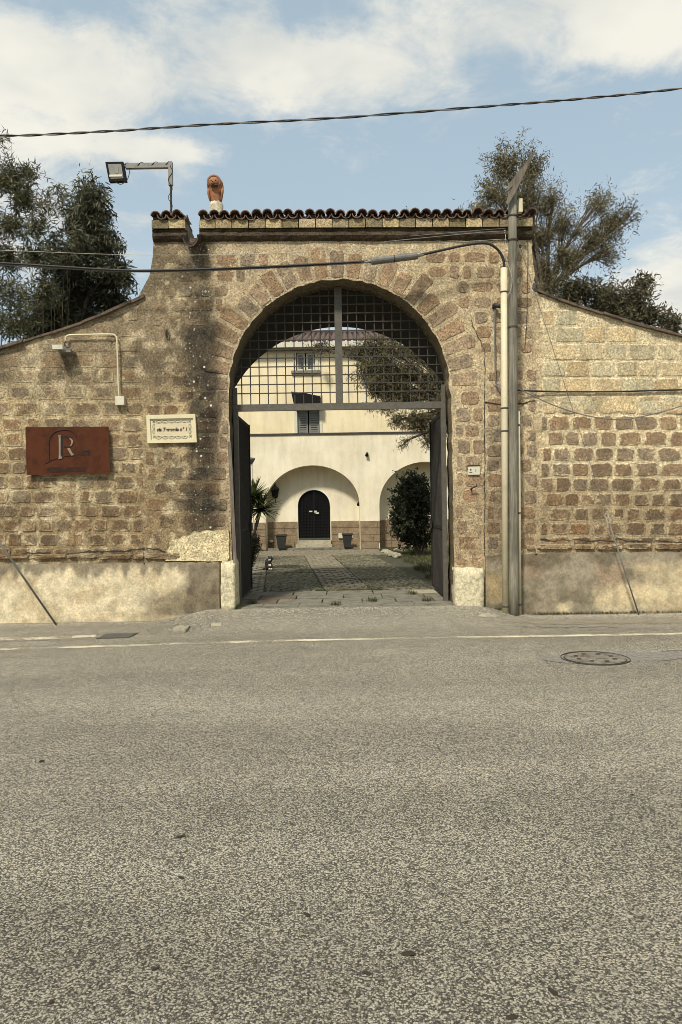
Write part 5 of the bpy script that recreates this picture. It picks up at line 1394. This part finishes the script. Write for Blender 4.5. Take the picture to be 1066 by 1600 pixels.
rsg = np.random.RandomState(12)
def grit(name, label, n, fx_, sz, mat):
    P3 = fx_(rsg, n); V = []; Q = []
    u1 = rsg.uniform(.5, 1.3, (n, 6)) * sz; z = road_z(P3[:, 0], P3[:, 1])
    for i in range(n):
        x, y = P3[i]; a = u1[i]; b = len(V); zz = z[i]
        V += [(x - a[0], y, zz), (x, y - a[1], zz), (x + a[2], y, zz), (x, y + a[3], zz), (x + a[4] * .2, y, zz + a[5] * .8)]
        Q += [(b, b + 1, b + 4), (b + 1, b + 2, b + 4), (b + 2, b + 3, b + 4), (b + 3, b, b + 4)]
    o = mesh_obj(name, V, Q, mat); tag(o, label, None, None, 'stuff')
M['grit'] = plain('pale_grit', (.42, .38, .29), .95, var=.4, scale=30)
grit('grit', 'pale loose grit scattered on the entrance ramp', 1500, lambda r_, n: np.stack([r_.uniform(-2.3, 2.0, n), 10.42 - np.abs(r_.normal(0, .30, n))], -1), .011, M['grit'])
grit('grit', 'loose grit lying along the right gutter', 1100, lambda r_, n: np.stack([r_.uniform(2.2, 7.0, n), 10.40 - np.abs(r_.normal(0, .16, n))], -1), .010, M['grit'])
grit('grit', 'loose grit lying along the left plinth', 700, lambda r_, n: np.stack([r_.uniform(-7.0, -1.8, n), 10.42 - np.abs(r_.normal(0, .14, n))], -1), .010, M['grit'])
# ================================================================ COURTYARD THINGS
r = random.Random(8)
def planter(u, v, lab, w):
    c = G(u, v, CZ); c = Vector((P(u, v, YF + .05).x, YF + .08, CZ + .055)); t = thing('planter', lab, 'planter', c, 'square planters by the house door')
    h = .44; V = []
    for z, hw in ((0, w * .32), (h, w * .5), (h + .001, w * .43), (h - .06, w * .42)):
        V += [(c.x - hw, c.y - hw, c.z + z), (c.x + hw, c.y - hw, c.z + z), (c.x + hw, c.y + hw, c.z + z), (c.x - hw, c.y + hw, c.z + z)]
    Fc = [(4 * i + k, 4 * i + (k + 1) % 4, 4 * i + 4 + (k + 1) % 4, 4 * i + 4 + k) for i in range(3) for k in range(4)] + [(12, 13, 14, 15), (3, 2, 1, 0)]
    mesh_obj('pot', V, Fc, M['planter'], t)
    m = MB(); hw = w * .53; m.box(c.x - hw, c.x + hw, c.y - hw, c.y - hw * .85, c.z + h - .035, c.z + h + .012); m.box(c.x - hw, c.x + hw, c.y + hw * .85, c.y + hw, c.z + h - .035, c.z + h + .012)
    m.box(c.x - hw, c.x - hw * .85, c.y - hw * .85, c.y + hw * .85, c.z + h - .035, c.z + h + .012); m.box(c.x + hw * .85, c.x + hw, c.y - hw * .85, c.y + hw * .85, c.z + h - .035, c.z + h + .012); m.build('rim', M['planter'], t)
planter(440, 857, 'dark tapered planter left of the arched door', .34)
planter(543, 855, 'dark tapered planter right of the arched door', .34)
a = P(529, 841, YI - .05); b = P(551, 833, YI - .05); o = MB().box(a.x, b.x, YI - .07, YI - .045, a.z, b.z).build('white_board', M['white']); tag(o, 'small white panel on the plinth behind the right planter', 'board')
c = P(424, 846, YI - .1); m = MB(); m.lathe((c.x, c.y, c.z - .05), [(.03, 0), (.07, .03), (.07, .08), (.03, .1)], 10); tag(m.build('white_pot', M['white'], None, True), 'tiny white pot by the wall left of the left planter', 'pot')
# courtyard lamp post
c = G(391.5, 880, CZ); c = Vector((P(391.5, 800, 19.0).x, 19.0, CZ)); lp = thing('lamp_post', 'slim white courtyard lamp post half hidden by the gate leaf', 'lamp post', c)
zt = P(391.5, 722, 19.0).z
MB().tube([c, (c.x, c.y, zt)], .03, 10).build('post', M['white'], lp); m = MB(); m.tube([(c.x + .08, c.y, c.z + .4), (c.x + .06, c.y, zt - .05)], .014, 8); m.build('brace', M['white'], lp)
m = MB(); m.lathe((c.x + .02, c.y, zt - .06), [(.03, 0), (.06, .02), (.12, .12), (.13, .16), (.04, .18)], 14); m.build('lamp_head', M['galv'], lp, True)
# cat
cc_ = G(421, 890.5, CZ); YK = cc_.y; k_ = sc(YK)
def cp(u, v, dy=0): p = P(u, v, YK + dy); return Vector((p.x, YK + dy, p.z))
cat = thing('cat', 'black and white cat sitting on the courtyard paving', 'cat', (cc_.x, YK, CZ))
def blob_union(parts, res=.012):
    """one continuous skin from overlapping ellipsoids and capsules (metaball-like field, voxel remesh)"""
    bm = bmesh.new()
    for (c, rad, rot) in parts:
        mt = Matrix.Translation(c) @ rot.to_4x4() @ Matrix.Diagonal((rad[0], rad[1], rad[2], 1)); bmesh.ops.create_icosphere(bm, subdivisions=3, radius=1.0, matrix=mt)
    me = bpy.data.meshes.new('body'); bm.to_mesh(me); bm.free(); return me
I3 = Matrix.Identity(3)
H0 = cp(422, 875)                                          # head centre
prt = [(cp(420, 884.5, .04), (.092, .115, .100), Matrix.Rotation(R(0), 3, 'X')), (cp(419, 879.5, .02), (.074, .09, .105), Matrix.Rotation(R(18), 3, 'X')), (cp(421.5, 876.5, -.02), (.048, .06, .07), I3),
       (cp(422.5, 873.2, -.045), (.060, .060, .052), I3), (cp(422.8, 874.2, -.095), (.024, .028, .02), I3),
       (cp(421.0, 884.5, -.06), (.020, .026, .085), I3), (cp(424.2, 884.5, -.06), (.020, .026, .085), I3), (cp(421.0, 889.3, -.075), (.022, .036, .016), I3), (cp(424.4, 889.3, -.075), (.022, .036, .016), I3),
       (cp(416.5, 887, .02), (.04, .075, .05), I3), (cp(423.5, 887, .02), (.04, .075, .05), I3), (cp(415.2, 889.3, -.01), (.022, .055, .014), I3)]
me = blob_union(prt); o = link('body', me, M['fur'], cat, True)
md = o.modifiers.new('skin', 'REMESH'); md.mode = 'VOXEL'; md.voxel_size = .009; md.use_smooth_shade = True
ms = o.modifiers.new('soft', 'SMOOTH'); ms.iterations = 5; ms.factor = .5
dg = bpy.context.evaluated_depsgraph_get(); me2 = bpy.data.meshes.new_from_object(o.evaluated_get(dg)); o.modifiers.clear(); o.data = me2
co = np.array([v.co[:] for v in me2.vertices]); base_ = np.array([cc_.x, YK, CZ]); d_ = co - base_
hh = d_[:, 2]; frontness = -(d_[:, 1])
xrel = d_[:, 0] - .02
white = ((hh < .14) & (hh > .09) & (frontness > .06) & (np.abs(xrel) < .028)) | (hh < .05) & (frontness > .08) | ((hh > .205) & (hh < .25) & (frontness > .05) & (np.abs(xrel) < .03))
a_ = me2.color_attributes.new('Col', 'FLOAT_COLOR', 'POINT'); arr = np.ones((len(co), 4), np.float32); arr[:, :3] = white[:, None]; a_.data.foreach_set('color', arr.ravel())
if not me2.materials: me2.materials.append(M['fur'])
me2.polygons.foreach_set('use_smooth', [True] * len(me2.polygons))
for du in (-2.0, 2.0):
    c = cp(422.5 + du, 871, -.04); m = MB(); m.add([c + Vector((-.02, 0, -.012)), c + Vector((.02, 0, -.012)), c + Vector((0, .025, -.012)), c + Vector((.006 * du / 2, .004, .04))], [(0, 1, 3), (1, 2, 3), (2, 0, 3), (2, 1, 0)]); m.build('ear', M['black'], cat)
m = MB(); m.tube(cr([cp(417, 888.5, .12), cp(412.5, 889, .10), cp(411.5, 889.3, .02), cp(413.5, 889.4, -.04)], 6), [.02] * 12 + [.018] * 4 + [.014] * 3, 8); m.build('tail', M['black'], cat, True)

# ================================================================ FOLIAGE
def leaf_quads(cen, d, L, Wd, rs):
    """rhombic leaves: base, side, tip, side"""
    n = len(cen); d = d / (np.linalg.norm(d, axis=1, keepdims=True) + 1e-9)
    rnd = rs.normal(size=(n, 3)); s_ = np.cross(d, rnd); s_ /= (np.linalg.norm(s_, axis=1, keepdims=True) + 1e-9)
    L = L * rs.uniform(.6, 1.25, (n, 1)); w = Wd * rs.uniform(.7, 1.3, (n, 1)); mid = cen + d * L * .45
    V = np.stack([cen, mid + s_ * w / 2, cen + d * L, mid - s_ * w / 2], 1).reshape(-1, 3)
    return V, np.arange(4 * n).reshape(n, 4)
def leaf_cols(n, a, b, rs, patch=None):
    t = rs.uniform(0, 1, (n, 1)) if patch is None else np.clip(patch + rs.uniform(-.35, .35, (n, 1)), 0, 1)
    c = np.array(a) * (1 - t) + np.array(b) * t; c = c * rs.uniform(.7, 1.3, (n, 1)); return np.repeat(c, 4, 0)
def crown(blobs, twigs, per, L, Wd, droop, ca, cb, seed, spread=.28, shell=.45, updir=.3):
    rs = np.random.RandomState(seed); Cs = []; Ds = []; Ps = []
    wt = np.array([b[2] for b in blobs], float); wt /= wt.sum(); tips = []
    for (c, rad, w), f in zip(blobs, wt):
        k = max(3, int(twigs * f)); v = rs.normal(size=(k, 3)); v /= np.linalg.norm(v, axis=1, keepdims=True)
        rr_ = rs.uniform(shell ** 2, 1, (k, 1)) ** .5 * (1 + .22 * rs.normal(size=(k, 1))); tip = np.array(c) + v * rr_ * np.array(rad)
        dirv = v * .9 + rs.normal(size=(k, 3)) * .5 + np.array([0, 0, updir]); dirv /= np.linalg.norm(dirv, axis=1, keepdims=True)
        m_ = rs.randint(int(per * .4), int(per * 1.6), k); tid = np.repeat(np.arange(k), m_); nn = len(tid)
        t = rs.uniform(-1, .25, (nn, 1)) * spread * 1.6
        cen = tip[tid] + dirv[tid] * t + rs.normal(size=(nn, 3)) * spread * .22
        d = dirv[tid] * .6 + rs.normal(size=(nn, 3)) * .75 + np.array([0, 0, -droop])
        Cs.append(cen); Ds.append(d); Ps.append(np.repeat(rs.uniform(0, 1, (k, 1)), m_, 0)); tips.append((tip, dirv))
    cen = np.concatenate(Cs); d = np.concatenate(Ds); V, q = leaf_quads(cen, d, L, Wd, rs)
    return V, q, leaf_cols(len(q), ca, cb, rs, np.concatenate(Ps)), tips
def tree(name, label, cat_, base_pt, fork, blobs, twigs, per, L, Wd, droop, ca, cb, seed, trunk_r=.12, bark='bark', spread=.28, shell=.45, group=None, updir=.3, twig_tubes=5):
    t = thing(name, label, cat_, base_pt, group); rs = random.Random(seed)
    m = MB(); b0 = Vector(base_pt); fk = Vector(fork); mid = b0.lerp(fk, .5) + Vector((rs.uniform(-.08, .08), 0, 0))
    tp_ = cr([b0, mid, fk], 6); m.tube(tp_, [trunk_r * (1.15 - .5 * i / (len(tp_) - 1)) for i in range(len(tp_))], 10); m.build('trunk', M[bark], t, True)
    V, q, col, tips = crown(blobs, twigs, per, L, Wd, droop, ca, cb, seed, spread, shell, updir)
    m = MB()
    for (c, rad, w), (tip, dv) in zip(blobs, tips):
        c = Vector(c); md_ = fk.lerp(c, .5) + Vector((rs.uniform(-.15, .15), rs.uniform(-.1, .1), rs.uniform(-.12, .2)))
        pth_ = cr([fk, md_, c], 5); m.tube(pth_, [trunk_r * .36 * (1 - .75 * i / (len(pth_) - 1)) for i in range(len(pth_))], 6)
        for k in range(min(len(tip), max(3, int(twig_tubes * (rad[0] + rad[2]) * 4)))):
            e_ = Vector(tip[k]); s0 = pth_[rs.randint(len(pth_) // 2, len(pth_) - 1)]; mm = s0.lerp(e_, .5) + Vector((rs.uniform(-.06, .06), 0, rs.uniform(-.05, .08)))
            m.tube(cr([s0, mm, e_], 3), [trunk_r * .10, trunk_r * .09, trunk_r * .08, trunk_r * .07, trunk_r * .055, trunk_r * .045, trunk_r * .03], 4, False)
    m.build('branches', M[bark], t, True)
    o = fast_mesh('crown', V, q, M['leaf'], t, False, {'Col': col}); return t
def B(u, v, ru, rv, Y, w=None, dy=0.0, ry=None):
    s4 = sc(Y); return (tuple(P(u, v, Y + dy)), (ru * s4, (ry if ry else (ru + rv) / 2) * s4, rv * s4), w if w else ru * rv)
# left: dark gum tree
gum = [B(145, 320, 28, 42, 15), B(125, 350, 34, 40, 15, dy=.4), B(160, 375, 26, 38, 15), B(110, 400, 40, 40, 15, dy=-.3), B(165, 425, 32, 30, 15), B(190, 430, 20, 22, 15), B(120, 450, 45, 36, 15), B(175, 470, 32, 24, 15, dy=.3), B(90, 480, 45, 35, 15), B(130, 500, 50, 26, 15, dy=.2), B(60, 510, 40, 30, 15)]
tree('gum_tree', 'dark drooping gum tree behind the left wall next to the gatehouse', 'tree', P(120, 800, 15), P(125, 520, 15), gum, 680, 46, .15, .027, .95, (.036, .040, .021), (.12, .118, .065), 3, .16, spread=.20)
# left: bamboo clump
bam = [B(10, 275, 34, 26, 13), B(45, 265, 14, 14, 13), B(35, 310, 26, 22, 13), B(75, 315, 14, 14, 13), B(15, 350, 30, 22, 13), B(60, 350, 22, 16, 13), B(95, 300, 10, 12, 13), B(5, 400, 35, 22, 13, dy=.3), B(55, 395, 32, 22, 13, dy=-.2), B(20, 450, 42, 30, 13, 700), B(70, 450, 30, 26, 13, 500), B(-40, 330, 30, 50, 13), B(-50, 440, 40, 50, 13), B(15, 500, 40, 30, 13, 800), B(2, 214, 7, 8, 13, 60)]
bc = thing('bamboo_clump', 'tall airy bamboo clump with thin canes at the left edge', 'bamboo', P(30, 800, 13))
V, q, col, tips = crown(bam, 480, 36, .15, .018, .25, (.052, .055, .024), (.15, .14, .070), 12, .20, .2, updir=.5)
fast_mesh('foliage', V, q, M['leaf'], bc, False, {'Col': col})
rs_ = random.Random(6)
for k in range(26):
    u = -60 + k * 6.6 + rs_.uniform(-3, 3); top = rs_.choice([350, 380, 410, 440]) + rs_.uniform(-20, 20); lean = rs_.uniform(-12, 12); dy = rs_.uniform(.3, 1.2)
    m = MB(); m.tube(cr([P(u, 810, 13 + dy), P(u + lean * .3, 600, 13 + dy), P(u + lean, top, 13 + dy)], 6), [.018 - .0013 * i for i in range(13)], 5); m.build('cane', M['bark'], bc, True)
# right: tall thin-leaved tree
rt = [B(790, 255, 34, 34, 15), B(830, 262, 22, 36, 15, dy=.3), B(770, 300, 34, 34, 15), B(818, 310, 38, 34, 15), B(862, 312, 30, 24, 15), B(880, 350, 36, 26, 15), B(845, 365, 34, 30, 15), B(935, 315, 26, 22, 15), B(960, 345, 30, 24, 15), B(985, 335, 14, 20, 15), B(930, 370, 34, 22, 15), B(890, 400, 38, 24, 15), B(950, 395, 30, 18, 15), B(855, 425, 22, 34, 15), B(790, 360, 40, 30, 15), B(750, 330, 24, 20, 15)]
tree('olive_toned_tree', 'tall sparse olive brown tree behind the pole and right wall', 'tree', P(842, 800, 15), P(848, 470, 15), rt, 850, 34, .10, .015, .35, (.080, .072, .036), (.26, .222, .120), 21, .14, spread=.24, shell=.30, twig_tubes=9)
rb = [B(900, 450, 40, 18, 14), B(945, 462, 34, 24, 14), B(985, 465, 30, 22, 14), B(1010, 440, 10, 16, 14), B(1015, 490, 30, 16, 14), B(1050, 500, 20, 16, 14), B(880, 470, 30, 14, 14), B(960, 490, 50, 16, 14), B(1110, 510, 34, 16, 14)]
tree('leafy_shrub_tree', 'low dark leafy tree top showing over the right sloping wall', 'tree', P(960, 800, 14), P(960, 540, 14), rb, 420, 36, .11, .024, .30, (.050, .048, .025), (.16, .140, .075), 33, .09, spread=.20, shell=.3)
# tree hanging into the archway
gt = [B(575, 575, 24, 26, 18), B(570, 545, 26, 14, 18, 300), B(610, 605, 36, 22, 18), B(600, 535, 40, 14, 18), B(655, 548, 38, 20, 18), B(592, 565, 28, 24, 18), B(630, 580, 36, 28, 18), B(672, 595, 26, 34, 18), B(590, 600, 30, 20, 18), B(640, 618, 38, 22, 18), B(605, 632, 34, 9, 18, 240), B(655, 655, 36, 18, 18), B(622, 655, 20, 12, 18, 160), B(678, 680, 18, 22, 18, 500), B(632, 690, 12, 14, 18, 60), B(700, 620, 36, 60, 18), B(650, 470, 60, 60, 18, 1500), B(640, 380, 45, 48, 18.5, 1000), B(500, 540, 30, 9, 18.5, 110), B(555, 545, 18, 12, 18, 100)]
tree('pepper_tree', 'weeping fine leaved tree hanging over the courtyard behind the gate grille', 'tree', P(760, 862, 18), P(735, 640, 18), gt, 1250, 44, .11, .015, 1.0, (.056, .052, .025), (.19, .165, .085), 44, .17, spread=.20, shell=.1, twig_tubes=7)
# small plant on the eave of the house
V, q, col, _ = crown([B(497, 543, 10, 5, 23.6)], 30, 18, .07, .02, .2, (.04, .04, .02), (.09, .08, .04), 5, .07, .1)
tag(fast_mesh('gutter_weed', V, q, M['leaf'], None, False, {'Col': col}), 'tuft of weeds growing in the white gutter of the house', 'weed')
# round clipped shrub
Yh = 20.5; sh = thing('round_shrub', 'big dark rounded evergreen shrub in front of the right arch', 'shrub', G(655, 869, CZ))
V, q, col, _ = crown([B(644, 797, 31, 52, Yh, 1500), B(650, 770, 24, 30, Yh, 500), B(636, 815, 24, 28, Yh, 500), B(655, 830, 24, 22, Yh, 400)], 1500, 18, .075, .045, .1, (.018, .023, .012), (.062, .070, .034), 9, .10, .70)
fast_mesh('foliage', V, q, M['leaf'], sh, False, {'Col': col})
for a, b in (((652, 869), (640, 830)), ((655, 869), (655, 825)), ((657, 869), (668, 832)), ((653, 870), (647, 840))):
    m = MB(); p0 = P(*a, Yh); p0.z = CZ - .02; m.tube(cr([p0, p0.lerp(P(*b, Yh), .5) + Vector((.02, 0, 0)), P(*b, Yh)], 4), [.035, .034, .032, .03, .028, .026, .024, .022, .02], 7); m.build('stem', M['bark'], sh, True)
# yucca: leaves are parts
Yy = 16.5; yu = thing('yucca', 'spiky green yucca beside the left gate leaf', 'yucca', Vector((P(388, 800, Yy).x, Yy, CZ)))
def blade(L):
    V = []; n = 5
    for i in range(n + 1):
        t = i / n; w = .030 * (1 - t) ** .6 * (1 if t > .05 else .7); x = L * t; z = -.10 * L * t * t; V += [(x, -w, z), (x, 0, z - w * .5), (x, w, z)]
    Fc = []
    for i in range(n): b = 3 * i; Fc += [(b, b + 1, b + 4, b + 3), (b + 1, b + 2, b + 5, b + 4)]
    me = bpy.data.meshes.new('leaf'); me.from_pydata(V, [], Fc)
    a = me.color_attributes.new('Col', 'FLOAT_COLOR', 'POINT'); a.data.foreach_set('color', np.tile(np.array([.085, .105, .035, 1], np.float32), len(V))); me.update(); me.materials.append(M['leaf']); return me
bl = [blade(.46), blade(.56), blade(.38)]; rs_ = random.Random(14)
for (u, v, n) in ((396, 775, 120), (408, 795, 110), (386, 790, 60)):
    c = P(u, v, Yy)
    for k in range(n):
        o = link('leaf', bl[k % 3], None, yu); el = math.asin(rs_.uniform(-.55, 1)); az = rs_.uniform(0, 2 * PI); o.location = c; o.rotation_euler = (0, -el, az)
    m = MB(); b0 = Vector((P(388, 800, Yy).x, Yy, CZ - .02)); m.tube(cr([b0, b0.lerp(c, .55) + Vector((-.05, 0, 0)), c], 5), [.045 - .001 * i for i in range(11)], 8); m.build('stem', M['bark'], yu, True)
V, q, col, _ = crown([B(391, 858, 14, 24, 15.6), B(396, 848, 10, 12, 15.6), B(386, 875, 14, 14, 15.6)], 260, 20, .07, .02, .1, (.018, .020, .010), (.05, .052, .024), 19, .09, .4)
lb = thing('low_bush', 'low dark bush behind the left gate leaf', 'bush', P(391, 885, 15.6)); fast_mesh('foliage', V, q, M['leaf'], lb, False, {'Col': col})
m = MB(); p0 = P(391, 885, 15.6); p0.z = CZ - .02; m.tube([p0, P(391, 860, 15.6)], .03, 6); m.build('stem', M['bark'], lb)
# grass bed at right and weeds
def grass(name, label, n, sampler, L, seed, ca=(.045, .055, .020), cb=(.11, .11, .045), w=.008):
    rs = np.random.RandomState(seed); pts = sampler(rs, n); d = rs.normal(size=(len(pts), 3)) * .45 + np.array([0, 0, 1.0]); V, q = leaf_quads(pts, d, L, w, rs)
    o = fast_mesh(name, V, q, M['grass'], None, False, {'Col': leaf_cols(len(q), ca, cb, rs)}); tag(o, label, None, None, 'stuff'); return o
def bed(rs, n):
    y = rs.uniform(13.4, 23.8, n); t = (y - 13.4) / 10.4; edge = 1.72 - .1 * t + .10 * np.sin(y * 3) + .12 * (fbm(y * 2, y * 0, 3) - .5); edge = edge + np.where(y > 19.5, -(y - 19.5) * .12, 0)
    x = edge + rs.uniform(0, 1, n) ** 1.3 * 3.0; return np.stack([x, y, np.full(n, CZ - .01)], -1)
o = MB().slab([(1.78, 13.2), (6, 13.2), (6, 24.1), (1.3, 24.1), (1.3, 21.7), (1.72, 19.5)], CZ - .03, CZ + .004).build('garden_bed', M['earth']); tag(o, 'earth bed right of the courtyard path', None, None, 'structure')
grass('grass', 'short green grass in the bed right of the path', 26000, bed, .09, 3)
def joint_moss(rs, n):
    x = rs.uniform(-.45, .70, n); y = 12.42 + rs.exponential(.18, n); return np.stack([x, y, np.full(n, CZ - .02)], -1)
grass('moss', 'moss and weeds at the near end of the paver strip', 5000, joint_moss, .028, 4, (.05, .055, .02), (.12, .12, .05), .006)
def along(pts, wd, z):
    def f(rs, n):
        k = rs.randint(0, len(pts) - 1, n); t = rs.uniform(0, 1, n); a = np.array([pts[i] for i in k]); b = np.array([pts[i + 1] for i in k]); p = a + (b - a) * t[:, None]
        p = p + rs.normal(size=(n, 2)) * wd; return np.stack([p[:, 0], p[:, 1], np.full(n, z)], -1)
    return f
g_ = lambda u, v: (G(u, v).x, min(G(u, v).y, 10.50))
grass('weeds', 'sparse weeds along the foot of the right plinth', 900, along([(2.75, 10.49), (3.2, 10.49), (3.9, 10.48), (5.2, 10.49), (7, 10.49)], .02, 0.0), .05, 6)
grass('weeds', 'small weeds between the right guard stone and the conduit', 500, along([(2.08, 10.48), (2.35, 10.46)], .03, 0.02), .11, 7, (.05, .06, .03), (.11, .12, .06))
grass('weeds', 'weed tuft at the foot of the left guard stone', 200, along([(-1.50, 10.40), (-1.46, 10.7)], .02, 0.13), .09, 8)
def tufts(rs, n):
    cs = np.array([(-1.33, 10.95), (1.12, 11.75), (.45, 11.0), (1.25, 10.9), (-.1, 10.6)]); k = rs.randint(0, 5, n); return np.concatenate([cs[k] + rs.normal(size=(n, 2)) * .035, np.full((n, 1), CZ - .01)], 1)
grass('weeds', 'tufts of weeds sprouting between the threshold slabs', 400, tufts, .08, 9)
# rubble edging of the bed
rr = random.Random(41)
for k in range(9):
    y = 20.2 + k * .32; x = 1.55 - (y - 20) * .12 + rr.uniform(-.05, .05) + (.5 if k > 6 else 0)
    bm = bmesh.new(); bmesh.ops.create_icosphere(bm, subdivisions=2, radius=1.0)
    for v in bm.verts: v.co = Vector((v.co.x * .13, v.co.y * .11, v.co.z * .08)) * rr.uniform(.8, 1.15)
    me = bpy.data.meshes.new('edging_stone'); bm.to_mesh(me); bm.free()
    o = link('edging_stone', me, M['concrete'], None, False); o.location = (x, y, CZ + .03); tag(o, 'rough stone in the edging row along the garden bed', 'stone', 'edging stones of the garden bed')
